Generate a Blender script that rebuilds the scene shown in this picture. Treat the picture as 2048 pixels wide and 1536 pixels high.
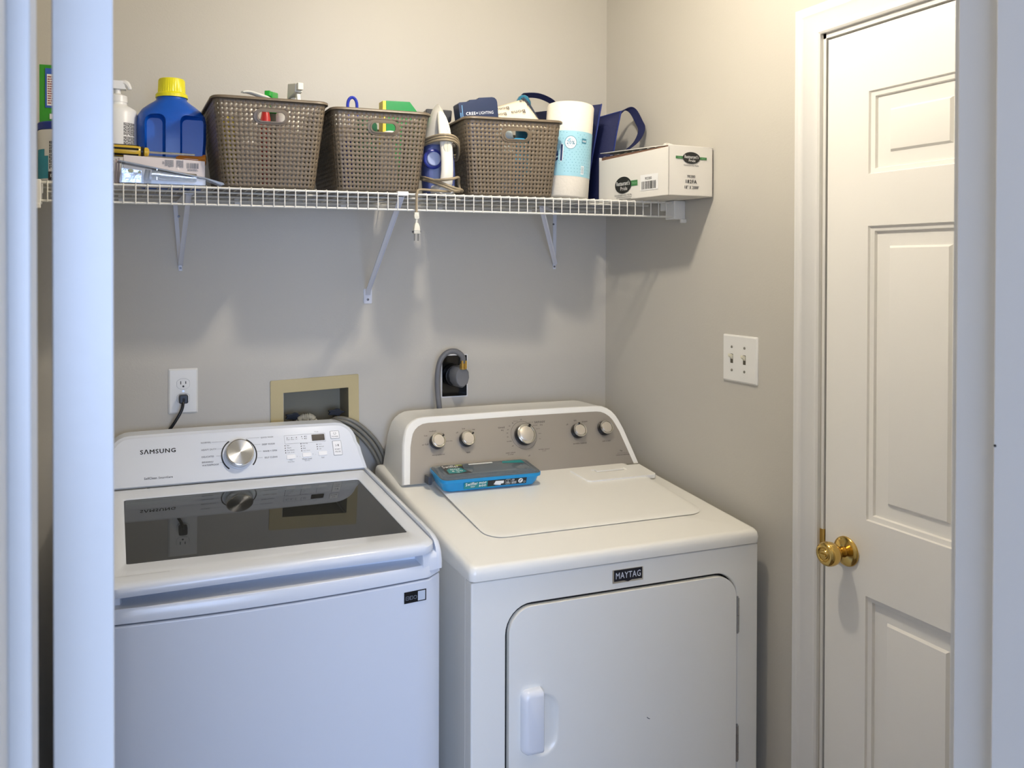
import bpy, bmesh, math, random
from mathutils import Vector, Matrix
from math import sin, cos, pi, radians, atan2, hypot, sqrt
random.seed(4)
for o in list(bpy.data.objects): bpy.data.objects.remove(o)
SC = bpy.context.scene
COL = SC.collection

# ------------------------------------------------------------------ camera
H = 1.56
YAW, PITCH, ROLL = radians(20.28), radians(0.5415), radians(0.097)
F_ = Vector((sin(YAW)*cos(PITCH), cos(YAW)*cos(PITCH), -sin(PITCH)))
R_ = Vector((cos(YAW), -sin(YAW), 0)); U_ = R_.cross(F_)
R2 = R_*cos(ROLL)+U_*sin(ROLL); U2 = -R_*sin(ROLL)+U_*cos(ROLL)
cd = bpy.data.cameras.new('camera'); cam = bpy.data.objects.new('camera', cd); COL.objects.link(cam)
cd.sensor_width = 36; cd.lens = 1674.2/2048*36
cd.shift_x = (1024-845.4)/2048; cd.shift_y = -(768-546)/2048
cd.clip_start = .02
M = Matrix((R2, U2, -F_)).transposed().to_4x4(); M.translation = Vector((0, 0, H)); cam.matrix_world = M
cd.dof.use_dof = True; cd.dof.focus_distance = 2.0; cd.dof.aperture_fstop = 13
SC.camera = cam
# ------------------------------------------------------------------ view, world, daylight
SC.view_settings.view_transform = 'Standard'
SC.view_settings.look = 'None'
SC.view_settings.exposure = 0.0
SC.view_settings.gamma = 1.0
SC.view_settings.use_curve_mapping = False
W = bpy.data.worlds.new('world'); SC.world = W; W.use_nodes = True
W.node_tree.nodes['Background'].inputs[0].default_value = (.45, .62, 1, 1)
W.node_tree.nodes['Background'].inputs[1].default_value = 1.0
DAY_POWER, DAY_COL = 240, (.50, .65, 1.0)
LAMP_STRENGTH, LAMP_COL = 600, (1.0, .90, .755)
ld = bpy.data.lights.new('window_daylight', 'AREA'); ld.shape = 'RECTANGLE'; ld.size = 4.2; ld.size_y = 1.7
ld.energy = DAY_POWER; ld.color = DAY_COL
lo = bpy.data.objects.new('window_daylight', ld); COL.objects.link(lo)
lo.location = (-1.0, -3.92, 1.5); lo.rotation_euler = (radians(90), 0, 0)   # shines towards +y

# ------------------------------------------------------------------ materials
def lin(c):
    if isinstance(c, str):
        c = [int(c[i:i+2], 16)/255 for i in (0, 2, 4)]
        c = [x/12.92 if x <= .04045 else ((x+.055)/1.055)**2.4 for x in c]
    return tuple(c)+(1,)
MATS = {}
def mat(name, col, rough=.5, metal=0, var=.03, scale=12, bump=0, bscale=60, spec=.5, coat=0, emit=None, aniso=0, sub=0):
    if name in MATS: return MATS[name]
    m = bpy.data.materials.new(name); m.use_nodes = True; nt = m.node_tree; b = nt.nodes['Principled BSDF']
    c = lin(col)
    tc = nt.nodes.new('ShaderNodeTexCoord')
    if var:
        nz = nt.nodes.new('ShaderNodeTexNoise'); nz.inputs['Scale'].default_value = scale; nz.inputs['Detail'].default_value = 3
        nt.links.new(tc.outputs['Object'], nz.inputs['Vector'])
        mx = nt.nodes.new('ShaderNodeMix'); mx.data_type = 'RGBA'
        mx.inputs[6].default_value = tuple(x*(1-var) for x in c[:3])+(1,)
        mx.inputs[7].default_value = tuple(min(1, x*(1+var)) for x in c[:3])+(1,)
        nt.links.new(nz.outputs[0], mx.inputs[0]); nt.links.new(mx.outputs[2], b.inputs['Base Color'])
    else: b.inputs['Base Color'].default_value = c
    if bump:
        n2 = nt.nodes.new('ShaderNodeTexNoise'); n2.inputs['Scale'].default_value = bscale; n2.inputs['Detail'].default_value = 4
        nt.links.new(tc.outputs['Object'], n2.inputs['Vector'])
        bp = nt.nodes.new('ShaderNodeBump'); bp.inputs['Strength'].default_value = bump; bp.inputs['Distance'].default_value = .002
        nt.links.new(n2.outputs[0], bp.inputs['Height']); nt.links.new(bp.outputs[0], b.inputs['Normal'])
    b.inputs['Roughness'].default_value = rough; b.inputs['Metallic'].default_value = metal
    b.inputs['Specular IOR Level'].default_value = spec
    b.inputs['Coat Weight'].default_value = coat
    b.inputs['Anisotropic'].default_value = aniso
    if emit: b.inputs['Emission Color'].default_value = lin(emit[0]); b.inputs['Emission Strength'].default_value = emit[1]
    MATS[name] = m; return m
def clear(name, col, alpha, rough=.05, ior=1.45, spec=1.0):
    """thin clear sheet: fresnel gloss over a tinted see-through"""
    m = bpy.data.materials.new(name); m.use_nodes = True; nt = m.node_tree; nt.nodes.clear()
    out = nt.nodes.new('ShaderNodeOutputMaterial'); fr = nt.nodes.new('ShaderNodeFresnel'); fr.inputs[0].default_value = ior
    tr = nt.nodes.new('ShaderNodeBsdfTransparent'); tr.inputs[0].default_value = lin(col)
    gl = nt.nodes.new('ShaderNodeBsdfGlossy'); gl.inputs['Roughness'].default_value = rough
    df = nt.nodes.new('ShaderNodeBsdfDiffuse'); df.inputs[0].default_value = lin(col)
    m1 = nt.nodes.new('ShaderNodeMixShader'); m1.inputs[0].default_value = alpha
    nt.links.new(tr.outputs[0], m1.inputs[1]); nt.links.new(df.outputs[0], m1.inputs[2])
    m2 = nt.nodes.new('ShaderNodeMixShader'); nt.links.new(fr.outputs[0], m2.inputs[0])
    nt.links.new(m1.outputs[0], m2.inputs[1]); nt.links.new(gl.outputs[0], m2.inputs[2]); nt.links.new(m2.outputs[0], out.inputs[0])
    return m
wallm = mat('wall_paint', 'C3BFB5', .55, bump=.13, bscale=220, var=.015, scale=3)
trimm = mat('trim_paint', 'E3E2DF', .32, bump=.08, bscale=90, var=.012, scale=8)
doorm = mat('door_paint', 'F2F0EB', .38, bump=.06, bscale=160, var=.012, scale=6)
ceilm = mat('ceiling_paint', 'E8E6E0', .8, bump=.3, bscale=150)
floorm = mat('floor_vinyl', '6A5A4A', .5, var=.25, scale=5, bump=.1)
washm = mat('washer_enamel', 'DFE4EC', .22, var=.006)
dryerm = mat('dryer_enamel', 'F3F1E9', .25, var=.006)
plast = mat('white_plastic', 'E8E7E2', .35)
whitepl = mat('button_plastic', 'EEEFF1', .3)
ink = mat('black_ink', '1A1B1E', .6, var=0)
greyink = mat('grey_ink', '6F7278', .6, var=0)
silverpanel = mat('silver_panel', 'A8A299', .42, metal=.55, bump=.03, bscale=300, var=.02)
chrome = mat('chrome', 'D8D6D0', .12, metal=1, var=0)
steel = mat('steel', 'B4B3B0', .3, metal=1, var=.05)
brass = mat('brass', 'D6B468', .14, metal=1, var=.06, scale=30)
blackpl = mat('black_plastic', '0E0E10', .3)
blackm = mat('dark_gap', '0A0A0B', .8)
greyrub = mat('grey_rubber', '6C6D70', .5)
wirem = mat('white_vinyl_wire', 'DCDAD2', .35)
brackm = mat('bracket_paint', 'D5D8E2', .4)
baskm = mat('basket_plastic', '665A49', .42, var=.05, scale=40)
tanpl = mat('tan_plastic', 'C0B184', .5, var=.05)
ivory = mat('ivory_plastic', 'E3DEC8', .35)
def brushed(name, col):
    m = mat(name, col, .28, metal=1, var=0, aniso=.9)
    nt = m.node_tree; b = nt.nodes['Principled BSDF']
    t = nt.nodes.new('ShaderNodeTangent'); t.direction_type = 'RADIAL'; t.axis = 'Z'
    nt.links.new(t.outputs[0], b.inputs['Tangent']); b.inputs['Anisotropic Rotation'].default_value = .25; return m
dialm = brushed('spun_aluminium', 'B2B5BB')
glassm = clear('smoked_glass', (.50, .53, .52), .05, .012, 1.55)
clearpl = clear('clear_plastic', (.86, .90, .94), .10, .08, 1.5)

# ------------------------------------------------------------------ mesh builder
def frame(o, x, y):
    x = Vector(x).normalized(); z = x.cross(Vector(y)).normalized(); y = z.cross(x)
    m = Matrix((x, y, z)).transposed().to_4x4(); m.translation = Vector(o); return m
ID = Matrix.Identity(4)
TEXT_CACHE = {}
def text_data(s, bold):
    k = (s, bold)
    if k in TEXT_CACHE: return TEXT_CACHE[k]
    cu = bpy.data.curves.new('t', 'FONT'); cu.body = s; cu.size = 1; cu.resolution_u = 2
    cu.space_character = 1.06+bold*3
    ob = bpy.data.objects.new('t', cu); COL.objects.link(ob)
    dg = bpy.context.evaluated_depsgraph_get(); me = bpy.data.meshes.new_from_object(ob.evaluated_get(dg))
    v0 = [v.co.copy() for v in me.vertices]; f0 = [tuple(p.vertices) for p in me.polygons]; vs, fs = list(v0), list(f0)
    if bold:                                   # heavier strokes: the letters laid over themselves, nudged
        for k, (dx, dy) in enumerate(((-1, 0), (1, 0), (0, .8), (0, -.8))):
            n = len(vs); vs += [Vector((v.x+dx*bold*.8, v.y+dy*bold*.8, -.00005*(k+1))) for v in v0]; fs += [tuple(i+n for i in f) for f in f0]
    bpy.data.objects.remove(ob); bpy.data.curves.remove(cu); bpy.data.meshes.remove(me)
    xs = [v.x for v in vs] or [0, 1]; ys = [v.y for v in vs] or [0, 1]
    TEXT_CACHE[k] = (vs, fs, min(xs), max(xs), min(ys), max(ys)); return TEXT_CACHE[k]
class MB:
    def __init__(s, M=ID): s.v = []; s.f = []; s.m = []; s.M = M
    def add(s, vs, fs, mi=0, M=None):
        M = s.M @ M if M is not None else s.M
        n = len(s.v); s.v += [M @ Vector(v) for v in vs]; s.f += [tuple(i+n for i in f) for f in fs]; s.m += [mi]*len(fs); return s
    def box(s, x0, x1, y0, y1, z0, z1, mi=0, M=None):
        v = [(x, y, z) for x in (x0, x1) for y in (y0, y1) for z in (z0, z1)]
        return s.add(v, [(0, 1, 3, 2), (4, 6, 7, 5), (0, 4, 5, 1), (2, 3, 7, 6), (0, 2, 6, 4), (1, 5, 7, 3)], mi, M)
    def hexa(s, b, t, mi=0, M=None):
        """four bottom corners (ccw from above), four top corners"""
        return s.loft([b, t], mi, M)
    def loft(s, rings, mi=0, M=None, cap0=True, cap1=True, closed=True):
        n = len(rings[0]); v = [p for r in rings for p in r]; f = []
        for k in range(len(rings)-1):
            for i in range(n if closed else n-1):
                j = (i+1) % n; f.append((k*n+i, k*n+j, (k+1)*n+j, (k+1)*n+i))
        if cap0: f.append(tuple(reversed(range(n))))
        if cap1: f.append(tuple((len(rings)-1)*n+i for i in range(n)))
        return s.add(v, f, mi, M)
    def prism(s, o, d0, d1, M=None, mi=0):
        return s.loft([[(x, y, d0) for x, y in o], [(x, y, d1) for x, y in o]], mi, M)
    def ringp(s, a, b, d0, d1, M=None, mi=0):
        n = len(a); v = [(x, y, d0) for x, y in a]+[(x, y, d0) for x, y in b]+[(x, y, d1) for x, y in a]+[(x, y, d1) for x, y in b]; f = []
        for i in range(n):
            j = (i+1) % n
            f += [(i, i+n, j+n, j), (2*n+i, 2*n+j, 3*n+j, 3*n+i), (i, j, 2*n+j, 2*n+i), (n+i, 3*n+i, 3*n+j, n+j)]
        return s.add(v, f, mi, M)
    def lathe(s, prof, M=None, n=32, mi=0, cap=True):
        rings = [[(r*cos(2*pi*i/n), r*sin(2*pi*i/n), h) for i in range(n)] for r, h in prof]
        return s.loft(rings, mi, M, cap, cap)
    def cyl(s, r, h0, h1, M=None, n=24, mi=0): return s.lathe([(r, h0), (r, h1)], M, n, mi)
    def tube(s, path, r, n=8, mi=0, M=None, smooth=0, flat=1):
        P = [Vector(p) for p in path]
        if smooth:
            Q = []
            for i in range(len(P)-1):
                p0, p1, p2, p3 = P[max(i-1, 0)], P[i], P[i+1], P[min(i+2, len(P)-1)]
                for k in range(smooth):
                    t = k/smooth
                    Q.append(.5*((2*p1)+(-p0+p2)*t+(2*p0-5*p1+4*p2-p3)*t*t+(-p0+3*p1-3*p2+p3)*t**3))
            if isinstance(r, (list, tuple)): r = [r[int(i//smooth)]+(r[min(int(i//smooth)+1, len(r)-1)]-r[int(i//smooth)])*((i % smooth)/smooth) for i in range(len(Q)+1)]
            Q.append(P[-1]); P = Q
        rings = []; up = None
        for i, p in enumerate(P):
            d = (P[min(i+1, len(P)-1)]-P[max(i-1, 0)]).normalized()
            if up is None: up = Vector((0, 0, 1)) if abs(d.z) < .9 else Vector((0, 1, 0))
            a = d.cross(up).normalized(); b = a.cross(d).normalized(); up = b
            rr = r[i] if isinstance(r, (list, tuple)) else r
            rings.append([tuple(p+a*rr*cos(2*pi*k/n)+b*rr*flat*sin(2*pi*k/n)) for k in range(n)])
        return s.loft(rings, mi, M)
    def rod(s, a, b, r, n=8, mi=0, M=None): return s.tube([a, b], r, n, mi, M)
    def strip(s, path, w, t, wdir, mi=0, M=None):
        """flat ribbon: width w along wdir, thickness t"""
        P = [Vector(p) for p in path]; wd = Vector(wdir).normalized(); rings = []
        for i, p in enumerate(P):
            d = (P[min(i+1, len(P)-1)]-P[max(i-1, 0)]).normalized(); n_ = d.cross(wd).normalized()
            rings.append([tuple(p+wd*w/2+n_*t/2), tuple(p-wd*w/2+n_*t/2), tuple(p-wd*w/2-n_*t/2), tuple(p+wd*w/2-n_*t/2)])
        return s.loft(rings, mi, M)
    def text(s, txt, F, h=None, w=None, cx=None, x=0, y=0, depth=.0003, mi=0, bold=0, align='l', rot=0):
        """letters laid on frame F at x, y (baseline); h = height of the drawing, w = optional width"""
        vs, fs, x0, x1, y0, y1 = text_data(txt, bold)
        if not vs: return s
        ky = h/(y1-y0); kx = w/(x1-x0) if w else ky
        W_ = (x1-x0)*kx; ox = x-(W_/2 if align == 'c' else W_ if align == 'r' else 0)
        R = Matrix.Rotation(rot, 4, 'Z'); P = []
        for v in vs:
            q = R @ Vector(((v.x-x0)*kx+ox-x, (v.y-y0)*ky, 0)); P.append((q.x+x, q.y+y, depth+v.z))
        return s.add(P, fs, mi, F)
    def build(s, name, mats, parent=None, bevel=0, seg=2, smooth=35, sub=0, solid=0):
        me = bpy.data.meshes.new(name); base = parent_base(parent)
        me.from_pydata([tuple(v-base) for v in s.v], [], s.f)
        for m in (mats if isinstance(mats, (list, tuple)) else [mats]): me.materials.append(m)
        for p, i in zip(me.polygons, s.m): p.material_index = i
        me.validate(); me.update()
        bm = bmesh.new(); bm.from_mesh(me); bmesh.ops.recalc_face_normals(bm, faces=bm.faces); bm.to_mesh(me); bm.free()
        o = bpy.data.objects.new(name, me); COL.objects.link(o)
        if parent is not None: o.parent = parent
        if smooth:
            for p in me.polygons: p.use_smooth = True
            me.set_sharp_from_angle(angle=radians(smooth))
        if bevel:
            b = o.modifiers.new('bevel', 'BEVEL'); b.width = bevel; b.segments = seg; b.limit_method = 'ANGLE'; b.angle_limit = radians(40); b.harden_normals = True
        if solid:
            q = o.modifiers.new('solid', 'SOLIDIFY'); q.thickness = solid; q.offset = -1
        if sub:
            q = o.modifiers.new('sub', 'SUBSURF'); q.levels = sub; q.render_levels = sub
        return o
def parent_base(p):
    b = Vector((0, 0, 0))
    while p is not None: b += p.location; p = p.parent
    return b
def thing(name, label, cat, loc, group=None):
    o = bpy.data.objects.new(name, None); COL.objects.link(o); o.location = loc; o.empty_display_size = .05
    o['label'] = label; o['category'] = cat
    if group: o['group'] = group
    return o
def tag(o, label, cat, group=None):
    o['label'] = label; o['category'] = cat
    if group: o['group'] = group
    return o
def struct(o): o['kind'] = 'structure'; return o
def cut(o, cutter_mb):
    """subtract a shape from a mesh, result baked into it"""
    c = cutter_mb.build('cutter', blackm, None, smooth=0); c.location = -parent_base(o.parent) if o.parent else (0, 0, 0)
    # both in the part's local space
    par = o.parent; o.parent = None
    m = o.modifiers.new('b', 'BOOLEAN'); m.operation = 'DIFFERENCE'; m.solver = 'EXACT'; m.object = c
    dg = bpy.context.evaluated_depsgraph_get(); dg.update()
    me = bpy.data.meshes.new_from_object(o.evaluated_get(dg)); o.modifiers.remove(m)
    old = o.data; o.data = me; bpy.data.meshes.remove(old); bpy.data.objects.remove(c); o.parent = par
    return o
def weighted(o):
    q = o.modifiers.new('normals', 'WEIGHTED_NORMAL'); q.keep_sharp = False; q.weight = 100
def curve_pts(P, n=5):
    P = [Vector(p) for p in P]; Q = []
    for i in range(len(P)-1):
        p0, p1, p2, p3 = P[max(i-1, 0)], P[i], P[i+1], P[min(i+2, len(P)-1)]
        for k in range(n):
            t = k/n; Q.append(.5*((2*p1)+(-p0+p2)*t+(2*p0-5*p1+4*p2-p3)*t*t+(-p0+3*p1-3*p2+p3)*t**3))
    return Q+[P[-1]]
def rr(x0, x1, y0, y1, r, n=6):
    """rounded rectangle outline, r one radius or (bl, br, tr, tl)"""
    r = (r,)*4 if not isinstance(r, (tuple, list)) else r; o = []
    for (cx, cy, a, q) in ((x0+r[0], y0+r[0], pi, r[0]), (x1-r[1], y0+r[1], 1.5*pi, r[1]), (x1-r[2], y1-r[2], 0, r[2]), (x0+r[3], y1-r[3], .5*pi, r[3])):
        for k in range(n+1):
            t = a+pi/2*k/n; o.append((cx+q*cos(t), cy+q*sin(t)))
    return o
def arc(cx, cy, r, a0, a1, n=24): return [(cx+r*cos(a0+(a1-a0)*k/n), cy+r*sin(a0+(a1-a0)*k/n)) for k in range(n+1)]
def band(pts, w):
    """outline of a drawn stroke of width w along pts"""
    L, Rr = [], []
    for i, p in enumerate(pts):
        a = pts[max(i-1, 0)]; b = pts[min(i+1, len(pts)-1)]; dx, dy = b[0]-a[0], b[1]-a[1]; l = hypot(dx, dy) or 1
        L.append((p[0]-dy/l*w/2, p[1]+dx/l*w/2)); Rr.append((p[0]+dy/l*w/2, p[1]-dx/l*w/2))
    return L, Rr
def stroke(mb, pts, w, F, d=.0003, mi=0):
    L, Rr = band(pts, w); n = len(L)
    mb.add([(x, y, d) for x, y in L]+[(x, y, d) for x, y in Rr], [(i, i+1, n+i+1, n+i) for i in range(n-1)], mi, F)
def rectf(mb, x0, x1, y0, y1, F, d=.0003, mi=0): mb.add([(x0, y0, d), (x1, y0, d), (x1, y1, d), (x0, y1, d)], [(0, 1, 2, 3)], mi, F)
def discf(mb, cx, cy, rx, ry, F, d=.0003, mi=0, n=28): mb.add([(cx+rx*cos(2*pi*i/n), cy+ry*sin(2*pi*i/n), d) for i in range(n)], [tuple(range(n))], mi, F)
def greek(mb, x0, x1, y0, y1, rows, F, d=.0004, mi=0, seed=1, vertical=False):
    """fine print too small to read: rows of short broken dashes"""
    rnd = random.Random(seed)
    for i in range(rows):
        if vertical:
            xx = x0+(x1-x0)*(i+.2)/rows; wv = (x1-x0)/rows*.55; y = y1
            while y > y0+rnd.random()*(y1-y0)*.3:
                l = (y1-y0)*(.08+.16*rnd.random()); rectf(mb, xx, xx+wv, max(y-l, y0), y, F, d, mi); y -= l*1.15
        else:
            yy = y0+(y1-y0)*(i+.2)/rows; hh = (y1-y0)/rows*.5; x = x0; e = x1-rnd.random()*(x1-x0)*.25
            while x < e:
                l = (x1-x0)*(.06+.12*rnd.random()); rectf(mb, x, min(x+l, e+.0005), yy, yy+hh, F, d, mi); x += l*1.2
def barcode(mb, x0, x1, y0, y1, F, d=.0004, mi=0, seed=2):
    rnd = random.Random(seed); x = x0; u = (x1-x0)/60
    while x < x1:
        w = u*rnd.choice((1, 1, 2, 3)); rectf(mb, x, min(x+w, x1), y0, y1, F, d, mi); x += w+u*rnd.choice((1, 1, 2))
FRONT = lambda o: frame(o, (1, 0, 0), (0, 0, 1))        # surface facing -y
RIGHTW = lambda o: frame(o, (0, -1, 0), (0, 0, 1))      # surface facing -x

XL, XR, YB, ZC = -.20, 1.502, 2.347, 2.44
YI, YO = .55, .435            # doorway wall, room side and hall side
JL, JR = -.0504, .7245        # doorway jamb faces

# ------------------------------------------------------------------ shell
def wallgrid(mb, us, vs, holes, F, t):
    """wall plate from rectangles, leaving holes (u0,u1,v0,v1); each solid strip a box"""
    for i in range(len(us)-1):
        for j in range(len(vs)-1):
            cu, cv = (us[i]+us[i+1])/2, (vs[j]+vs[j+1])/2
            if any(a < cu < b and c < cv < d for a, b, c, d in holes): continue
            mb.box(us[i], us[i+1], vs[j], vs[j+1], -t, 0, 0, F)
BOXH = (.450, .640, .98, 1.205); DRH = (.930, 1.011, 1.163, 1.286)
b = MB(); wallgrid(b, [XL-.1, BOXH[0], BOXH[1], DRH[0], DRH[1], XR+.1], [0, BOXH[2], DRH[2], BOXH[3], DRH[3], ZC], [BOXH, DRH], FRONT((0, YB, 0)), .14)
struct(b.build('wall_back', wallm, smooth=0))
DY0, DY1, DZ = .676, 1.462, 2.083
b = MB(); F = RIGHTW((XR, 0, 0)); wallgrid(b, [-YB, -DY1, -DY0, -YI], [0, DZ, ZC], [(-DY1, -DY0, -1, DZ)], F, .12)
struct(b.build('wall_right', wallm, smooth=0))
b = MB(); b.box(XL-.1, XL, YI, YB, 0, ZC); struct(b.build('wall_left', wallm, smooth=0))
b = MB(); F = FRONT((0, YO, 0)); wallgrid(b, [-4.5, JL-.018, JR+.018, 2.6], [0, 2.075, ZC], [(JL-.018, JR+.018, -1, 2.075)], F, YI-YO)
struct(b.build('wall_front', wallm, smooth=0))
b = MB(); b.box(-4.6, 2.7, -4.1, 2.49, -.08, 0); struct(b.build('floor', floorm, smooth=0))
b = MB(); b.box(-4.6, 2.7, -4.1, 2.49, ZC, ZC+.08); struct(b.build('ceiling', ceilm, smooth=0))
b = MB(); b.box(-4.6, -4.5, -4.1, YO, 0, ZC); struct(b.build('wall_hall_left', wallm, smooth=0))
b = MB(); b.box(2.6, 2.7, -4.1, YO, 0, ZC); struct(b.build('wall_hall_right', wallm, smooth=0))
b = MB(); wallgrid(b, [-4.6, -3.15, 1.15, 2.7], [0, .6, 2.35, ZC], [(-3.15, 1.15, .6, 2.35)], frame((0, -4.0, 0), (1, 0, 0), (0, 0, 1)), .1)
struct(b.build('wall_hall_back', wallm, smooth=0))
b = MB(); Fh = frame((0, -3.98, 0), (1, 0, 0), (0, 0, 1)); b.ringp(rr(-3.15, 1.15, .60, 2.35, .001, 1), rr(-3.10, 1.10, .65, 2.30, .001, 1), -.05, .02, Fh)
b.box(-1.02, -.98, .62, 2.33, -.04, .0, 0, Fh); b.box(-3.13, 1.13, 1.48, 1.51, -.04, 0, 0, Fh)
struct(b.build('window_1', trimm, smooth=0))
# baseboards
b = MB(); b.box(XR-.014, XR, DY1+.07, YB, 0, .085); b.box(XR-.009, XR, DY1+.07, YB, .085, .095); struct(b.build('baseboard_right', trimm, bevel=.002))
b = MB(); b.box(XL, XR-.014, YB-.014, YB, 0, .085); b.box(XL, XR-.014, YB-.009, YB, .085, .095); struct(b.build('baseboard_back', trimm, bevel=.002))

# ------------------------------------------------------------------ six panel door in the right wall
sl = MB()
SY0, SY1, SZ0, SZ1 = .691, 1.451, .012, 2.066
F = RIGHTW((XR+.004, 0, 0))     # local x = -y
cols = [(-1.343, -1.117), (-1.025, -.799)]; rows = [(.205, .855), (1.017, 1.645), (1.755, 1.931)]
us = [-SY1, -1.343, -1.117, -1.025, -.799, -SY0]; vs = [SZ0, .205, .855, 1.017, 1.645, 1.755, 1.931, SZ1]
for i in range(5):
    for j in range(7):
        if i in (1, 3) and j in (1, 3, 5): continue
        sl.add([(us[i], vs[j], 0), (us[i+1], vs[j], 0), (us[i+1], vs[j+1], 0), (us[i], vs[j+1], 0)], [(0, 1, 2, 3)], 0, F)
for c in cols:
    for r in rows:
        st = [(0, 0), (.0020, -.0045), (.011, -.0065), (.0130, -.0125), (.043, -.0130), (.0475, -.0075), (.0505, -.007)]
        rings = [[(c[0]+i, r[0]+i, d), (c[1]-i, r[0]+i, d), (c[1]-i, r[1]-i, d), (c[0]+i, r[1]-i, d)] for i, d in st]
        sl.loft(rings, 0, F, cap0=False)
sl.add([(us[0], vs[0], 0), (us[-1], vs[0], 0), (us[-1], vs[-1], 0), (us[0], vs[-1], 0), (us[0], vs[0], -.035), (us[-1], vs[0], -.035), (us[-1], vs[-1], -.035), (us[0], vs[-1], -.035)],
       [(0, 4, 5, 1), (1, 5, 6, 2), (2, 6, 7, 3), (3, 7, 4, 0), (4, 7, 6, 5)], 0, F)
door = struct(sl.build('door_1', doorm, smooth=25))
KY, KZ = 1.392, .935
Fk = RIGHTW((XR+.004, KY, KZ))
b = MB(); b.lathe([(.031, 0), (.0325, .002), (.0322, .004), (.030, .006), (.024, .0085), (.016, .0105), (.013, .012)], Fk, 40); rose = b.build('knob_rose', brass, door, smooth=50)
b = MB(); b.lathe([(.0125, .010), (.0115, .018), (.012, .024), (.0145, .028), (.020, .034), (.0245, .042), (.0262, .050), (.0258, .058), (.0235, .0635), (.0175, .0665), (.0155, .0655), (.0145, .0635)], Fk, 40)
kn = b.build('door_knob', brass, door, smooth=60)
b = MB(); b.lathe([(.0145, .0625), (.0125, .0650), (.0105, .0640), (.0085, .0665)], Fk, 28); b.box(-.008, .008, -.0022, .0022, .0655, .0705, 0, Fk); b.build('thumb_turn', brass, kn, bevel=.0008)
b = MB(); b.box(XR-.0005, XR+.010, 1.4525, 1.4655, .905, .965); b.add([(XR-.001, 1.4655, .912), (XR-.001, 1.476, .92), (XR-.001, 1.476, .952), (XR-.001, 1.4655, .96), (XR+.002, 1.4655, .912), (XR+.002, 1.476, .92), (XR+.002, 1.476, .952), (XR+.002, 1.4655, .96)], [(0, 1, 2, 3), (4, 7, 6, 5), (0, 4, 5, 1), (1, 5, 6, 2), (2, 6, 7, 3)]); b.build('strike_plate', brass, door, bevel=.0006)
# jamb with stop behind the slab
b = MB(); b.box(XR+.001, XR+.12, 1.4545, DY1, 0, DZ); b.box(XR+.001, XR+.12, DY0, .6885, 0, DZ); b.box(XR+.001, XR+.12, DY0, DY1, 2.0705, DZ)
b.box(XR+.041, XR+.12, 1.435, 1.456, 0, DZ); b.box(XR+.041, XR+.12, .688, .71, 0, DZ); b.box(XR+.041, XR+.12, .70, 1.44, 2.045, 2.072)
struct(b.build('trim_1', trimm, smooth=0))
def casing(stations, prof, name, m=trimm):
    """stations: list of (origin, outward dir, normal)"""
    rings = []
    for o, out, nrm in stations:
        o, out, nrm = Vector(o), Vector(out), Vector(nrm); rings.append([tuple(o+out*d+nrm*t) for d, t in prof])
    b = MB(); b.loft(rings); return b.build(name, m, smooth=28)
PROF = [(0, -.001), (0, .008), (.004, .0110), (.009, .0110), (.0115, .0075), (.020, .0085), (.030, .0120), (.040, .0150), (.046, .0185), (.052, .0185), (.0545, .0150), (.060, .0150), (.064, .0165), (.067, .0140), (.067, -.001)]
n_ = (-1, 0, 0); iy0, iy1, iz = DY0+.006, DY1+.001, DZ-.001
struct(casing([((XR, iy1, 0), (0, 1, 0), n_), ((XR, iy1, iz), (0, 1, 1), n_), ((XR, iy0, iz), (0, -1, 1), n_), ((XR, iy0, 0), (0, -1, 0), n_)], PROF, 'trim_2'))

# ------------------------------------------------------------------ hall doorway: jambs, stops, casing, opened slab
b = MB(); b.box(JL-.018, JL, YO, YI, 0, 2.075); b.box(JL-.001, JL+.011, .472, .507, 0, 2.06); struct(b.build('trim_3', trimm, bevel=.0015))
b = MB(); b.box(JR, JR+.018, YO, YI, 0, 2.075); b.box(JR-.011, JR+.001, .472, .507, 0, 2.06); jr = struct(b.build('trim_4', trimm, bevel=.0015))
b = MB(RIGHTW((JR-.011, 0, 0))); 
b.lathe([(.0012, 0), (.0012, .0004)], Matrix.Translation((-.505, 1.405, 0)), 10); nh = b.build('nail_hole', ink, jr)
b = MB(); b.box(JL, JR, YO, YI, 2.055, 2.075); b.box(JL, JR, .472, .507, 2.044, 2.056); struct(b.build('trim_5', trimm, bevel=.0015))
n_ = (0, -1, 0); iz = 2.062
struct(casing([((JL-.007, YO, 0), (-1, 0, 0), n_), ((JL-.007, YO, iz), (-1, 0, 1), n_), ((JR+.007, YO, iz), (1, 0, 1), n_), ((JR+.007, YO, 0), (1, 0, 0), n_)], PROF, 'trim_6'))
n_ = (0, 1, 0)
struct(casing([((JL-.007, YI, 0), (-1, 0, 0), n_), ((JL-.007, YI, iz), (-1, 0, 1), n_), ((JR+.007, YI, iz), (1, 0, 1), n_), ((JR+.007, YI, 0), (1, 0, 0), n_)], PROF, 'trim_7'))
b = MB(); b.box(-.0350, .0002, .556, 1.318, .012, 2.045); d2 = struct(b.build('door_2', trimm, bevel=.0012))
for z in (.25, 1.03, 1.86):
    h = MB(); h.cyl(.0055, z-.045, z+.045, Matrix.Translation((-.0425, .5585, 0)), 12); h.box(-.040, -.006, .5553, .5563, z-.044, z+.044); h.build('hinge', brass, d2)
# a faint scuff on the slab's edge
sc_ = mat('scuff', 'A79E98', .6, var=.2, scale=200)

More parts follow.
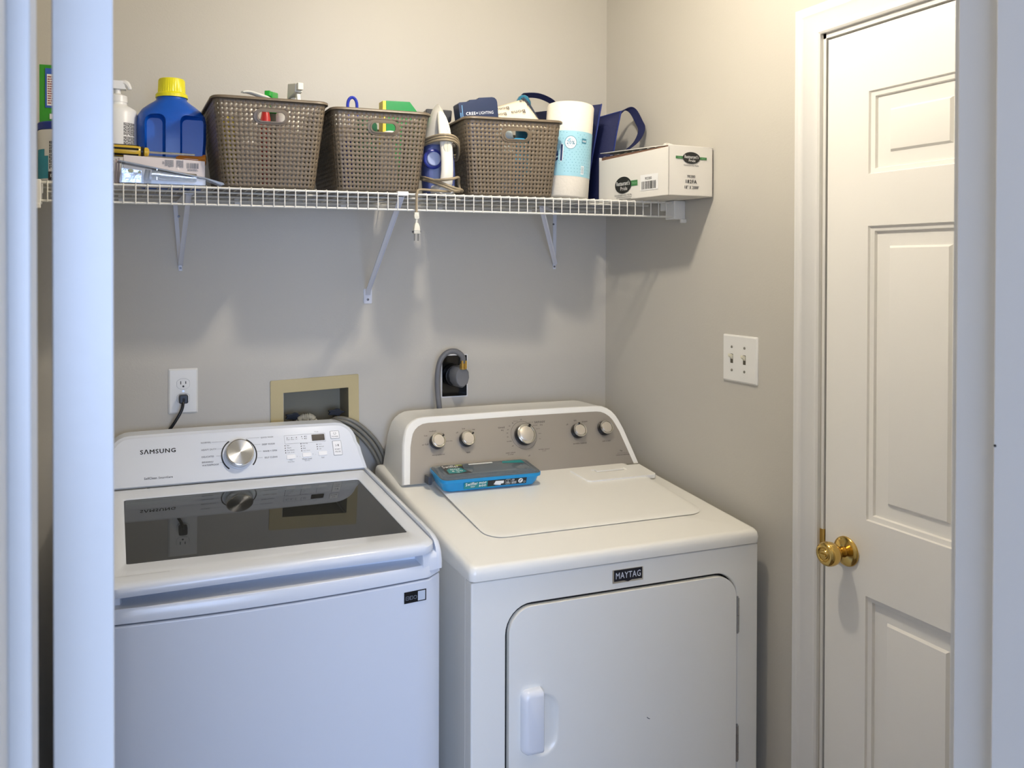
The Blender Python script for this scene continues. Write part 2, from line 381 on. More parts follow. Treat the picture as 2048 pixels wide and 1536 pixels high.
# ------------------------------------------------------------------ ceiling light
cl = thing('ceiling_light', 'round white ceiling lamp glowing warm in the middle of the laundry room', 'ceiling light', (.84, 1.45, ZC))
b = MB(Matrix.Translation((.84, 1.45, 0))); b.lathe([(.09, ZC), (.09, ZC-.012), (.05, ZC-.022), (.035, ZC-.03)], None, 32); b.build('lamp_base', plast, cl)
bulb = mat('lamp_glow', 'FFFFFF', .5, var=0, emit=(LAMP_COL, LAMP_STRENGTH))
b = MB(Matrix.Translation((.84, 1.45, ZC-.066))); b.lathe([(.002, .0335)]+[(.034*cos(a), .034*sin(a)) for a in [radians(x) for x in range(75, -90, -15)]]+[(.002, -.034)], None, 28); b.build('globe', bulb, cl)
# ------------------------------------------------------------------ washing machine
WX0, WX1 = -.038, .648; WC = .305
wash = thing('washing_machine', 'white top-loading washing machine with dark glass lid and silver dial, left of the dryer', 'washing machine', (WC, 1.95, 0))
def wy(x): return 1.590+.17*(x-.2)**2+(.6*max(0, x-.61)**1.5)          # bowed front
def zt(y): return .988+.055*(y-1.70)                                     # lid slopes down to the front
def wring(z, inset=0, dy=0, n=20):
    xs = [WX0+inset+(WX1-WX0-2*inset)*k/n for k in range(n+1)]; r = .018
    o = [(WX0+inset, 2.30, z), (WX0+inset, wy(WX0)+r+dy, z)]+[(x, wy(x)+dy, z) for x in xs[1:-1]]+[(WX1-inset, wy(WX1)+r+dy, z), (WX1-inset, 2.30, z)]
    return list(reversed(o))
b = MB(); b.loft([wring(z) for z in (.03, .9085)]); b.build('cabinet', washm, wash, bevel=.004)
for x in (.01, .60):
    for y in (1.66, 2.24): f = MB(Matrix.Translation((x, y, 0))); f.lathe([(.022, 0), (.022, .012), (.012, .016), (.012, .034)], None, 16); f.build('foot', blackpl, wash)
# top cover: lower band, then the raised rails left and right and the pocket under the lid lip
b = MB(); b.loft([wring(z, i, dy) for z, i, dy in ((.9115, 0, 0), (.933, .0005, 0), (.9385, .002, .003), (.9395, .004, .030))])
cover = b.build('top_cover', washm, wash, bevel=.0015)
def rail(sgn):
    """side rail of the top cover, flush with the band below, with the solid corner under the lid lip"""
    b = MB(); X = lambda x: x if sgn > 0 else 2*WC-x
    low = [(.000, .925), (.000, .948), (.003, .957), (.010, .961), (.050, .962), (.050, .925)]
    full = [(.000, .925), (.000, .950), (.005, .967), (.017, .980), (.043, .9875), (.10, .992), (.30, 1.002), (.50, 1.0125), (.565, 1.014), (.565, .925)]
    rings = []
    for x, prof in ((.597, low), (.600, low), (.6328, low)):
        rings.append([(X(x), wy(x)+.0004+y+(.006 if x < .599 else 0), z-(.006 if x < .599 and z > .93 else 0)) for y, z in prof])
    b.loft(rings)
    rings = []
    for x, q, dy in ((.6328, 0, 0), (.638, 0, 0), (.644, -.003, .001), (.6472, -.010, .005), (.648, -.018, .012)):
        rings.append([(X(x), wy(.64)+.0004+dy+y*(2.165-wy(.64))/.565, z+(q if z > .945 else 0)) for y, z in full])
    b.loft(rings); return b.build('side_rail', washm, wash, smooth=50)
rail(1); rail(-1)
b = MB(); b.box(-.024, .634, 1.66, 1.70, .935, .975); b.build('pocket_wall', washm, wash); b = MB(); b.box(-.024, .634, 2.10, 2.17, .935, 1.0); b.build('rear_wall', washm, wash)
# lid: frame around the smoked glass
LX0, LX1 = -.0205, .6305; GX0, GX1, GY0, GY1 = .022, .592, 1.692, 2.082
def lid_out(dz, inset, top=True):
    o = []
    for x, y in rr(LX0+inset, LX1-inset, 1.60, 2.158-inset, (.03, .03, .006, .006), 5):
        if y < 1.66: y = y+(wy(x)-1.600-.004)+inset
        o.append((x, y, zt(y)+dz))
    return o
inner = lambda ins, dz: [(x, y, zt(y)+dz) for x, y in rr(GX0+ins, GX1-ins, GY0+ins, GY1-ins, .008-ins*.5, 5)]
b = MB()
rings = [lid_out(-.022, .010), lid_out(-.022, .001), lid_out(-.016, -.0015), lid_out(-.006, 0), lid_out(-.001, .006), lid_out(0, .015), inner(-.003, 0), inner(0, -.0025), inner(0, -.012), inner(-.004, -.022)]
b.loft(rings, cap0=False, cap1=False); n = len(rings[0]); b.f += [(i, (i+1) % n, 9*n+(i+1) % n, 9*n+i) for i in range(n)]; b.m += [0]*n
lid = b.build('lid', washm, wash, smooth=40)
b = MB(); b.loft([inner(.0005, -.008), inner(.0005, -.0032)]); b.build('lid_glass', glassm, lid, smooth=0)
b = MB(); fr = frame((0, 1.65, zt(1.65)), (1, 0, 0), (0, 1, .055)); rectf(b, LX0+.02, .098, -.0185, -.0179, fr, .0012); b.build('lid_crease', greyink, lid, smooth=0)
# tub seen through the glass
tubg = mat('tub_ring_plastic', 'A9ADA8', .5)
b = MB(); ell = [(WC+.245*cos(2*pi*k/28), 1.875+.175*sin(2*pi*k/28)) for k in range(28)]; out = rr(-.015, .625, 1.705, 2.09, .01, 6)
out = sorted(out, key=lambda p: atan2(p[1]-1.875, p[0]-WC)); ell = sorted(ell, key=lambda p: atan2(p[1]-1.875, p[0]-WC))
b.loft([[(x, y, .950) for x, y in out], [(x, y, .950) for x, y in ell], [(x, y, .935) for x, y in ell]], cap0=False, cap1=False); b.build('tub_ring', tubg, wash, smooth=0)
b = MB(); b.loft([[(x, y, .94) for x, y in ell], [(WC+(x-WC)*.97, 1.875+(y-1.875)*.97, .45) for x, y in ell]], cap0=False); b.build('drum', mat('drum_steel', '4B4C4C', .45, metal=.6), wash)
# console
FA = radians(31.2); FO = Vector((0, 2.1655, 1.012)); FW = frame(FO, (1, 0, 0), (0, sin(FA), cos(FA)))
def wv(z): return (z-1.012)/cos(FA)
VT = wv(1.1315)
def con_out(i=0, dz=0):
    pts = [(WX0+i, 0+i*.2), (WX1-.003-i, 0+i*.2), (WX1-.012-i, .045)]
    R = .055-i; cx, cy = .571, VT-.058
    pts += [(.634-i, .063), (.627-i, .078)]+[(cx+(R)*cos(a), cy+(R+.002-i*0)*sin(a)) for a in [radians(q) for q in (15, 30, 45, 60, 75, 90)]]
    pts += [(.45, VT-i+.0005), (.305, VT-i+.001), (.16, VT-i+.0005)]
    m = [(2*WC-x, y) for x, y in pts[2:11]]; pts += list(reversed(m)); return pts
b = MB(); o0 = con_out(0); rings = []
W3 = lambda p, d: tuple(FW @ Vector((p[0], p[1], d)))
rings.append([W3(p, .0) for p in con_out(.012)])
rings.append([W3(p, -.0015) for p in con_out(.0105)])
rings.append([W3(p, -.0035) for p in con_out(.003)])
rings.append([W3(p, -.008) for p in con_out(.0)])
rings.append([(WC+(v.x-WC)*.995, 2.292, max(v.z-.004, .95)) for v in [Vector(W3(p, 0)) for p in o0]])
b.loft(rings); con = b.build('control_panel', washm, wash, smooth=40)
b = MB()
DXc, DV = .3055, wv(1.0665)
# printing
KW = dict(F=FW, depth=.0006)
b.text('S\u039bMSUNG', x=.062, y=wv(1.0835), h=.0122, w=.086, bold=.035, **KW); b.build('brand_print', [ink, greyink], con, smooth=0); b = MB()
b.text('SelfClean', x=.0705, y=wv(1.0275), h=.0058, w=.030, bold=.01, **KW); b.text('SmartCare', x=.1045, y=wv(1.0275), h=.0052, w=.034, bold=.01, **KW)
b.build('model_print', [ink, greyink], con, smooth=0); b = MB()
for s_, z in (('NORMAL', 1.1), ('HEAVY DUTY', 1.0835), ('DELICATES', 1.0675), ('BEDDING/', 1.0555), ('WATERPROOF', 1.0485)):
    b.text(s_, x=.211, y=wv(z)-.002, h=.0042, **KW)
for s_, z in (('QUICK WASH', 1.1025), ('DEEP WASH', 1.0865), ('RINSE + SPIN', 1.0705), ('SELF CLEAN', 1.0555)):
    b.text(s_, x=.3645+(1.1025-z)*.12, y=wv(z)-.002, h=.0042, **KW)
for x0, z0, ex, ez in ((.238, 1.1, .283, 1.0995), (.25, 1.0835, .268, 1.0835), (.247, 1.0675, .262, 1.0675), (.256, 1.052, .264, 1.052)): stroke(b, [(x0, wv(z0)), (ex, wv(ez))], .0005, FW, .0006, 1)
stroke(b, [(.283, wv(1.0995)), (.287, wv(1.096))], .0005, FW, .0006, 1); stroke(b, [(.361, wv(1.1035)), (.327, wv(1.1035)), (.324, wv(1.099))], .0005, FW, .0006, 1)
for x0, z0, ex in ((.362, 1.0875, .341), (.363, 1.0715, .350), (.365, 1.0565, .351)): stroke(b, [(x0, wv(z0)), (ex, wv(z0))], .0005, FW, .0006, 1)
stroke(b, arc(DXc, DV, .0445, radians(122), radians(232), 30), .0034, FW, .0007); stroke(b, arc(DXc, DV, .0445, radians(-42), radians(62), 30), .0034, FW, .0007)
b.build('dial_legend', [ink, greyink], con, smooth=0); b = MB()
L_, R_o = .428, .5315
def outline(mb, x0, x1, y0, y1, r, w, F, d=.0006, mi=0):
    o = rr(x0, x1, y0, y1, r, 4); o.append(o[0]); stroke(mb, o, w, F, d, mi)
outline(b, .4265, .5375, wv(1.0835), wv(1.1035), .002, .0005, FW, mi=1)
for i, s_ in enumerate(('Wash', 'Rinse', 'Spin')):
    x = .4325+i*.0125; discf(b, x+.0015, wv(1.0975), .0014, .0011, FW, .0006); b.text(s_, x=x-.001, y=wv(1.0925), h=.0026, **KW)
    if i < 2: stroke(b, [(x+.004, wv(1.0978)), (x+.010, wv(1.0978))], .0003, FW, .0006, 1)
discf(b, .4735, wv(1.0985), .0016, .0010, FW); b.text('TC', x=.4725, y=wv(1.0925), h=.0026, **KW)
for z in (1.0985, 1.0935): discf(b, .4815, wv(z), .0012, .0014, FW); outline(b, .4838, .4866, wv(z)-.0016, wv(z)+.0014, .0005, .0004, FW)
b.text('*5 sec', x=.5095, y=wv(1.107), h=.003, **KW)
cols_ = ((.4265, ('Hot', 'Warm', 'Eco Warm', 'Cold   (5 sec)'), 1.0795, 'Temp.', '*Delay Wash'), (.4695, ('Extra High', 'High', 'Mid', 'Low   (5 sec)'), 1.0815, 'Water Level', '*Spin Only'), (.5125, ('Heavy', 'Normal', 'Light'), 1.0775, 'Soil', ''))
for x, names, z, lab, lab2 in cols_:
    for k, s_ in enumerate(names):
        zz = z-k*.0055; discf(b, x, wv(zz), .0012, .0016, FW); b.text(s_, x=x+.0045, y=wv(zz)-.0015, h=.0029, **KW)
    b.text(lab, x=x+.0115, y=wv(.0+1.0445)-.0005, h=.0034, align='c', **KW)
    if lab2: b.text(lab2, x=x+.0115, y=wv(1.0405)-.0008, h=.003, align='c', **KW)
b.text('*   -', x=.4545, y=wv(1.052)-.001, h=.003, **KW); b.text('*   -', x=.4975, y=wv(1.0545)-.001, h=.003, **KW)
b.build('button_legend', [ink, greyink], con, smooth=0)
b = MB(); b.prism(rr(.5005, .5355, wv(1.0865), wv(1.1015), .001, 3), -.001, .0008, FW); b.build('display', mat('display_glass', '2A2526', .15), con)
for x, z in ((.4275, 1.0475), (.4705, 1.0495), (.5135, 1.0505)):
    k = MB(); k.prism(rr(x, x+.0235, wv(z), wv(z)+.0115, .0018, 4), -.002, .0018, FW); k.build('button', whitepl, con, bevel=.0008)
for s_, x0, x1, z0, z1 in (('POWER', .5525, .5765, 1.0885, 1.1065), ('START', .5555, .5785, 1.0485, 1.0825)):
    k = MB(); k.prism(rr(x0, x1, wv(z0), wv(z1), .002, 4), -.002, .0016, FW); bt = k.build('button', whitepl, con, bevel=.0008)
    k = MB(); cx = (x0+x1)/2; outline(k, x0-.0006, x1+.0006, wv(z0)-.0006, wv(z1)+.0006, .0024, .0005, FW, .0004)
    if s_ == 'POWER':
        stroke(k, arc(cx, wv(1.1005), .0032, radians(115), radians(425), 20), .0007, FW, .0019); k.text('POWER', x=cx, y=wv(1.0912), h=.0034, align='c', F=FW, depth=.0019)
    else:
        zc = wv(1.0715); stroke(k, [(cx-.0045, zc-.003), (cx-.0045, zc+.003), (cx-.0005, zc), (cx-.0045, zc-.003)], .0006, FW, .0019)
        for q in (.0014, .0034): rectf(k, cx+q, cx+q+.0011, zc-.003, zc+.003, FW, .0019)
        k.text('START', x=cx, y=wv(1.0605), h=.0036, align='c', F=FW, depth=.0019); k.text('PAUSE', x=cx, y=wv(1.0545), h=.0036, align='c', F=FW, depth=.0019)
    k.build('button_print', [ink], bt, smooth=0)
FD = FW @ Matrix.Translation((DXc, DV, 0))
b = MB(); b.lathe([(.0345, 0), (.0352, .004), (.0352, .020), (.0345, .0235), (.0330, .0245)], FD, 64); dial = b.build('dial', chrome, con, smooth=40)
dv = []
fd = bpy.data.objects.new('dial_face', None)
me_b = MB(); me_b.lathe([(.0328, .0240), (.0322, .0250), (.0008, .0250)], None, 96)
bpy.data.objects.remove(fd)
o = me_b.build('dial_face', dialm, None, smooth=20); o.parent = dial; o.matrix_local = Matrix.Translation(-parent_base(dial)) @ FD
b = MB(); b.lathe([(.0385, .0003), (.0385, .002), (.0352, .0045)], FD, 64); b.build('dial_skirt', mat('skirt_plastic', 'CDD3DC', .3), con, smooth=40)
# energy badge (its code square is left blank)
b = MB(); Fb = FRONT((0, 0, 0)); yb = wy(.58)-.0006
Fb = frame((.556, wy(.556)-.0007, .867), (.050, wy(.606)-wy(.556), .0), (0, 0, 1))
rectf(b, 0, .051, 0, .0235, Fb, .0002, 0); rectf(b, .0315, .0485, .002, .0215, Fb, .0005, 1)
for k in range(3): outline(b, .004+k*.009, .0105+k*.009, .007, .014, .001 if k < 2 else .003, .0007, Fb, .0005, 2)
stroke(b, [(.0055, .0105), (.009, .0105)], .0006, Fb, .0006, 2); stroke(b, [(.0145, .008), (.0145, .013)], .0006, Fb, .0006, 2)
b.build('badge', [mat('badge_black', '14161A', .3, var=0), mat('badge_grey', 'C5CEDA', .5, var=0), mat('badge_mark', '8F98A6', .5, var=0)], wash, smooth=0)
# power lead and hose of the washer
b = MB(); b.tube([(.176, 2.330, 1.200), (.174, 2.318, 1.188), (.170, 2.314, 1.172), (.158, 2.312, 1.150), (.140, 2.314, 1.123), (.118, 2.318, 1.098), (.095, 2.322, 1.06), (.085, 2.325, .95)], .0042, 8, smooth=5)
cord = b.build('power_cord', blackpl, wash, smooth=60)
b = MB(); b.prism(rr(-.0115, .0115, -.012, .011, .004, 4), 0, .022, frame((.176, 2.3395, 1.200), (1, 0, 0), (0, 0, 1))); b.cyl(.0055, 0, .012, frame((.176, 2.322, 1.192), (1, 0, 0), (0, 1, 0)), 12); b.build('plug', blackpl, cord, bevel=.0025)
hosem = mat('hose_grey', '77756C', .4, var=.1)
for dx, dz, r_ in ((0, 0, .0065), (.011, .006, .0060), (-.010, -.008, .0055)):
    b = MB(); b.tube([(.560, 2.375, 1.075+dz), (.588+dx, 2.350, 1.110+dz), (.631+dx, 2.33, 1.106+dz), (.675+dx, 2.323, 1.075+dz), (.715+dx, 2.320, 1.025+dz), (.735+dx, 2.319, .965), (.728+dx, 2.32, .88), (.70+dx, 2.32, .72)], r_, 8, smooth=6); b.build('hose', hosem, wash, smooth=60)

# ------------------------------------------------------------------ dryer
dry = thing('clothes_dryer', 'white front-loading clothes dryer with a grey five-knob panel, in the right corner', 'dryer', (1.084, 1.97, 0))
CX0, CX1 = .706, 1.462; DF = 1.612
b = MB(); b.box(CX0+.0015, CX1-.0015, 1.648, 2.288, .03, .889); b.build('cabinet', dryerm, dry, bevel=.003)
b = MB(); b.box(CX0, CX1, DF, 1.646, .03, .889); fpan = b.build('front_panel', dryerm, dry)
gap = MB(); Fg = FRONT((0, DF, 0)); gap.prism(rr(.787, 1.4, .17, .829, (.02, .02, .062, .062), 8), -.012, .01, Fg); cut(fpan, gap)
bv = fpan.modifiers.new('bevel', 'BEVEL'); bv.width = .004; bv.segments = 2; bv.limit_method = 'ANGLE'; bv.angle_limit = radians(50); weighted(fpan)
for p in fpan.data.polygons: p.use_smooth = True
fpan.data.set_sharp_from_angle(angle=radians(35))
for x in (CX0+.05, CX1-.05):
    for y in (1.68, 2.26): f = MB(Matrix.Translation((x, y, 0))); f.lathe([(.022, 0), (.022, .012), (.012, .016), (.012, .034)], None, 16); f.build('foot', blackpl, dry)
b = MB(); b.prism(rr(.7885, 1.3985, .172, .8275, (.02, .02, .06, .06), 8), -.0115, -.0095, Fg); b.build('door_gap_shade', blackm, dry, smooth=0)  # black plate standing in for the shade in the gap round the door
b = MB(); b.prism(rr(.7925, 1.3945, .176, .8235, (.018, .018, .057, .057), 10), -.009, .0045, Fg); dd = b.build('door', dryerm, dry, smooth=0)
pk = MB(); ro = rr(.848, .916, .490, .630, (.02, .042, .042, .02), 8); ri = rr(.850, .896, .505, .612, (.015, .025, .025, .015), 8); rm = rr(.848, .911, .495, .625, (.02, .038, .038, .02), 8)
pk.loft([[(x, y, .012) for x, y in ro], [(x, y, .0045) for x, y in ro], [(x, y, .001) for x, y in rm], [(x, y, -.0075) for x, y in ri]], 0, Fg)
cut(dd, pk)
bv = dd.modifiers.new('bevel', 'BEVEL'); bv.width = .003; bv.segments = 3; bv.limit_method = 'ANGLE'; bv.angle_limit = radians(60); weighted(dd)
for p in dd.data.polygons: p.use_smooth = True
dd.data.set_sharp_from_angle(angle=radians(35))
b = MB(); o_ = rr(.821, .869, .507, .645, (.016, .004, .004, .016), 6)
b.loft([[(x, y, .003) for x, y in rr(.8195, .869, .5055, .6465, (.017, .003, .003, .017), 6)], [(x, y, .006) for x, y in rr(.8195, .869, .5055, .6465, (.017, .003, .003, .017), 6)], [(x, y, .014) for x, y in o_],
        [(.846+(x-.846)*.93+.002, .576+(y-.576)*.95, .020) for x, y in o_], [(.846+(x-.846)*.75+.004, .576+(y-.576)*.86, .0225) for x, y in o_]], 0, Fg)
b.build('handle', mat('handle_plastic', 'ECEEF2', .25), dd, smooth=50)
for z0, z1 in ((.684, .766), (.376, .459)):
    h = MB()
    for k in range(4): a0 = z0+(z1-z0)*k/4; h.cyl(.0042, a0+.0006, a0+(z1-z0)/4-.0006, Matrix.Translation((1.3985, DF-.003, 0)), 12)
    h.cyl(.0026, z0-.003, z1+.003, Matrix.Translation((1.3985, DF-.003, 0)), 10); h.build('hinge', steel, dd)
b = MB(); stroke(b, [(1.142, .528), (1.146, .524), (1.150, .5225)], .0016, Fg, .0049); b.build('scratch', mat('scratch_dark', '565B66', .6, var=0), dd, smooth=0)
b = MB(); Fm = FRONT((1.092, DF, .8605)); b.prism(rr(-.0405, .0405, -.0165, .0135, .001, 3), 0, .0015, Fm, 1); b.prism([(-.0365, -.0125), (-.010, -.0125), (0, -.0155), (.010, -.0125), (.0375, -.0125), (.0375, .0125), (-.0365, .0125)], .0014, .0021, Fm, 0)
b.text('MAYTAG', Fm, h=.0145, w=.066, x=.0005, y=-.0072, depth=.0024, align='c', mi=2, bold=.012); b.build('badge', [mat('badge_navy', '10121F', .3, var=0), chrome, mat('badge_letters', 'D6DAE2', .4, var=0)], dry, smooth=0)
# top, sloping up slightly to the console
SL = (.9795-.923)/(2.09-1.612)
def tz(y, d=0): return .923+SL*(y-1.612)+d
TX0, TX1 = .703, 1.4635
b = MB(); k_ = .0105
st = []
for i, dz, fz in ((0, None, .8925), (-.001, -.016, 0), (.001, -.006, 0), (.005, -.0015, 0), (.011, 0, 0)):
    o_ = []
    for x, y in rr(TX0+i, TX1-i, DF-.005+i, 2.292-i*.3, (.014, .014, .004, .004), 4):
        o_.append((x, y, fz if dz is None else tz(min(y, 2.16), dz)))
    st.append(o_)
b.loft(st)
# raised field pressed into the sheet
pl_ = lambda i, d: [(x, y, tz(y, d)) for x, y in rr(.806+i, 1.40-i, 1.735+i, 2.115-i, (.045, .045, .01, .01), 6)]
b.loft([pl_(-.006, -.0002), pl_(0, .0014), pl_(.006, .0022), pl_(.02, .0024)], cap0=False)
top = b.build('top', dryerm, dry, smooth=40)
FT = frame((0, 1.612, .923), (1, 0, 0), (0, 1, SL)); cc = 1/cos(math.atan(SL)); ty = lambda y: (y-1.612)*cc
b = MB(); lo_ = [(1.205, ty(2.062)), (1.2135, ty(1.984)), (1.222, ty(1.977)), (1.428, ty(1.977)), (1.434, ty(1.984)), (1.434, ty(2.062))]
b.prism(lo_, -.004, .0068, FT); lint = b.build('lint_screen_lid', dryerm, dry, smooth=0)
hc = MB(); hc.loft([[(x, y, .02) for x, y in rr(1.262, 1.374, ty(2.026), ty(2.052), .003, 3)], [(x, y, .0062) for x, y in rr(1.264, 1.372, ty(2.028), ty(2.051), .003, 3)], [(x, y, .0038) for x, y in rr(1.268, 1.370, ty(2.034), ty(2.051), .003, 3)]], 0, FT); cut(lint, hc)
bv = lint.modifiers.new('bevel', 'BEVEL'); bv.width = .0012; bv.segments = 2
b = MB(); b.prism(rr(1.276, 1.366, ty(2.036), ty(2.0495), .002, 3), .0040, .0080, FT); b.build('pull_tab', dryerm, lint, bevel=.001)
# console
CA = radians(24); KO = Vector((0, 2.088, tz(2.088)-.001)); FC = frame(KO, (1, 0, 0), (0, sin(CA), cos(CA)))
def cv(z): return (z-KO.z)/cos(CA)
CT = cv(1.1435)
def dc(i=0, s=0):
    x0, x1 = .7165+i, 1.4535-i; xm = (x0+x1)/2
    R = .070-i*.6; v1 = CT-i
    pts = [(x1, 0), (x1-.024, v1-R-.005)]+[(x1-.030-R+R*cos(radians(q)), v1-R+R*sin(radians(q))) for q in (18, 32, 46, 60, 75, 90)]+[(1.25, v1+.001), (xm, v1+.002), (.93, v1+.001)]
    m = [(2*xm-x, y) for x, y in pts[:8]]
    m = [(x-(.016*(y/CT)) , y) for x, y in m]      # left end stands steeper
    return pts+list(reversed(m))
C3 = lambda p, d: tuple(FC @ Vector((p[0], p[1], d)))
b = MB(); rings = [[C3(p, .0) for p in dc(.0195)], [C3(p, .0005) for p in dc(.0185)], [C3(p, -.0005) for p in dc(.004)], [C3(p, -.004) for p in dc(.001)], [C3(p, -.011) for p in dc(0)]]
rings.append([(1.085+(v.x-1.085)*.99, 2.288, v.z-.002 if v.z > 1.0 else v.z) for v in [Vector(C3(p, 0)) for p in dc(.004)]])
b.loft(rings); dcon = b.build('control_panel', dryerm, dry, smooth=40)
b = MB(); b.prism(dc(.0200), -.001, .0008, FC); b.build('panel_face', silverpanel, dcon, smooth=0)
pr = MB(); KC = dict(F=FC, depth=.0011)
knobs = [(.8285, 1.0765, .0215, 40), (.9165, 1.0765, .0215, 40), (1.0950, 1.0760, .0300, 60), (1.2690, 1.0755, .0215, 92), (1.3590, 1.0775, .0215, None)]
for x, z, r, ang in knobs:
    v = cv(z); Fk = FC @ Matrix.Translation((x, v, 0)); k = MB(); q = r/.0215
    k.lathe([(r*.98, 0), (r, .003), (r*.97, .017), (r*.94, .0185)], Fk, 40); kb = k.build('knob', blackpl, dcon, smooth=40)
    k = MB(); k.lathe([(r*.94, .0180), (r*.965, .0200), (r*.90, .0225), (r*.82, .0222), (r*.79, .0195)], Fk, 48); k.build('knob_ring', chrome, kb, smooth=60)
    k = MB(); k.lathe([(r*.70, .0180), (r*.70, .0218), (r*.66, .0226), (.0005, .0229)], Fk, 48)
    k.build('knob_cap', mat('knob_cap_metal', 'D8CFC0', .38, metal=.6, var=.01), kb, smooth=40)
    if ang is not None:
        a = radians(ang); k = MB(); Fp = Fk @ Matrix.Rotation(a, 4, 'Z'); k.prism(rr(r*.72, r*1.0, -.0022*q, .0022*q, .001, 2), .019, .0236, Fp); k.build('pointer', blackpl, kb, smooth=0)
    if ang is not None and r > .025: stroke(pr, arc(x, v, r*1.33, 0, 2*pi, 40), .0006, FC, .0010)
def P(s_, x, z, h=.0042, al='c'): pr.text(s_, x=x, y=cv(z)-h/2, h=h, align=al, **KC)
def flush():
    global pr
    pr.build('knob_legend', [ink], dcon, smooth=0); pr = MB()
flush()
P('medium', .822, 1.1035); P('low', .800, 1.0935); P('high', .850, 1.0955); P('air fluff', .795, 1.0715); P('more dry', .866, 1.0755); P('energy preferred', .8285, 1.0435, .0046); flush()
P('off', .893, 1.0955); P('low', .914, 1.1045); P('high', .944, 1.1); P('signal', .9165, 1.0435, .0046); flush()
P('off', 1.240, 1.0955); P('on', 1.2690, 1.1045); P('steam', 1.3, 1.1); P('wrinkle control', 1.2690, 1.0435, .0046); flush(); P('push to start', 1.3590, 1.0435, .0046); flush(); P('timed', 1.029, 1.1005, .0058); P('dry', 1.031, 1.0925, .0058)
P('sensor', 1.1535, 1.1075, .0058); P('dry', 1.156, 1.0995, .0058)
for a_, s_ in ((155, '60'), (140, '50'), (125, '40'), (168, '30'), (182, '20'), (198, 'wrinkle'), (112, 'touch up'), (90, 'off'), (52, 'more dry'), (36, 'normal'), (20, 'less dry'), (2, 'damp'), (-18, 'dry'), (218, 'off')):
    a = radians(a_); P(s_, 1.095+.049*cos(a)*(1.05 if abs(cos(a)) > .7 else 1), 1.0760+.045*sin(a)*cos(CA), .0034)
P('steam refresh', 1.044, 1.034, .0036); P('to select', 1.044, 1.0295, .0032); P('wrinkle control', 1.150, 1.036, .0036); P('on cycle', 1.150, 1.0315, .0032); P('off', 1.1, 1.0225, .004)
flush(); P('fsp', 1.401, 1.0145, .0065); P('commercial technology', 1.403, 1.0035, .0042)
stroke(pr, [(1.386, cv(1.0085)), (1.420, cv(1.0085))], .0004, FC, .0011)
pr.build('printed_legend', [ink], dcon, smooth=0)
# dryer lead: thick grey cord looping out of the wall box
b = MB(); b.tube([(.978, 2.300, 1.268), (.975, 2.296, 1.288), (.955, 2.297, 1.303), (.930, 2.299, 1.302), (.909, 2.300, 1.283), (.899, 2.300, 1.250), (.897, 2.300, 1.205), (.902, 2.301, 1.150), (.912, 2.308, 1.100), (.925, 2.322, 1.03), (.93, 2.328, .93)], .0082, 12, smooth=5)
lead = b.build('power_cord', greyrub, dry, smooth=60)
b = MB(); b.cyl(.0095, -.005, .013, frame((.9780, 2.300, 1.262), (1, 0, 0), (0, -1, 0)), 14); b.box(.969, .975, 2.289, 2.295, 1.252, 1.276); b.box(.981, .987, 2.289, 2.295, 1.252, 1.276); b.build('strain_relief', brass, lead)
b = MB(); Fp = FRONT((.976, 2.352, 1.222)); o_ = [(-.024, .004), (-.022, .020), (-.012, .032), (.014, .032), (.023, .020), (.025, .002), (.019, -.018), (.004, -.030), (-.010, -.026), (-.021, -.012)]
b.loft([[(x*1.05, y*1.05, 0) for x, y in o_], [(x, y, .044) for x, y in o_], [(x*.86, y*.86, .055) for x, y in o_]], 0, Fp); b.build('plug', greyrub, lead, bevel=.003, smooth=50)

# ------------------------------------------------------------------ things on the walls
def plate(w, h, t=.005):
    return [[(x, y, 0) for x, y in rr(-w/2, w/2, -h/2, h/2, .003, 4)], [(x, y, t*.4) for x, y in rr(-w/2, w/2, -h/2, h/2, .003, 4)], [(x, y, t) for x, y in rr(-w/2+.004, w/2-.004, -h/2+.004, h/2-.004, .002, 4)]]
out = thing('wall_outlet', 'white double wall outlet with a black plug in its lower socket', 'outlet', (.176, YB, 1.2185))
Fo = FRONT((.1765, YB, 1.2185)); b = MB(); b.loft(plate(.0765, .1215), 0, Fo); b.build('cover_plate', plast, out, smooth=20)
for v in (.0195, -.0195):
    b = MB(); oc = [(max(-.0165, min(.0165, .0185*cos(a)))*1.0, v+.0145*sin(a)*1.0) for a in [2*pi*k/40 for k in range(40)]]
    b.prism(oc, .003, .0062, Fo); rc = b.build('receptacle', plast, out, smooth=0)
    k = MB(); oc2 = oc+[oc[0]]; stroke(k, oc2, .0008, Fo, .0052)
    rectf(k, -.0078, -.0055, v-.001, v+.0078, Fo, .0066); rectf(k, .0052, .0075, v+.0, v+.0072, Fo, .0066); discf(k, 0, v-.0065, .0026, .0026, Fo, .0066); k.build('slots', ink, rc, smooth=0)
b = MB(); b.lathe([(.0032, .0045), (.0032, .0058)], Fo, 14); b.build('screw', steel, out)
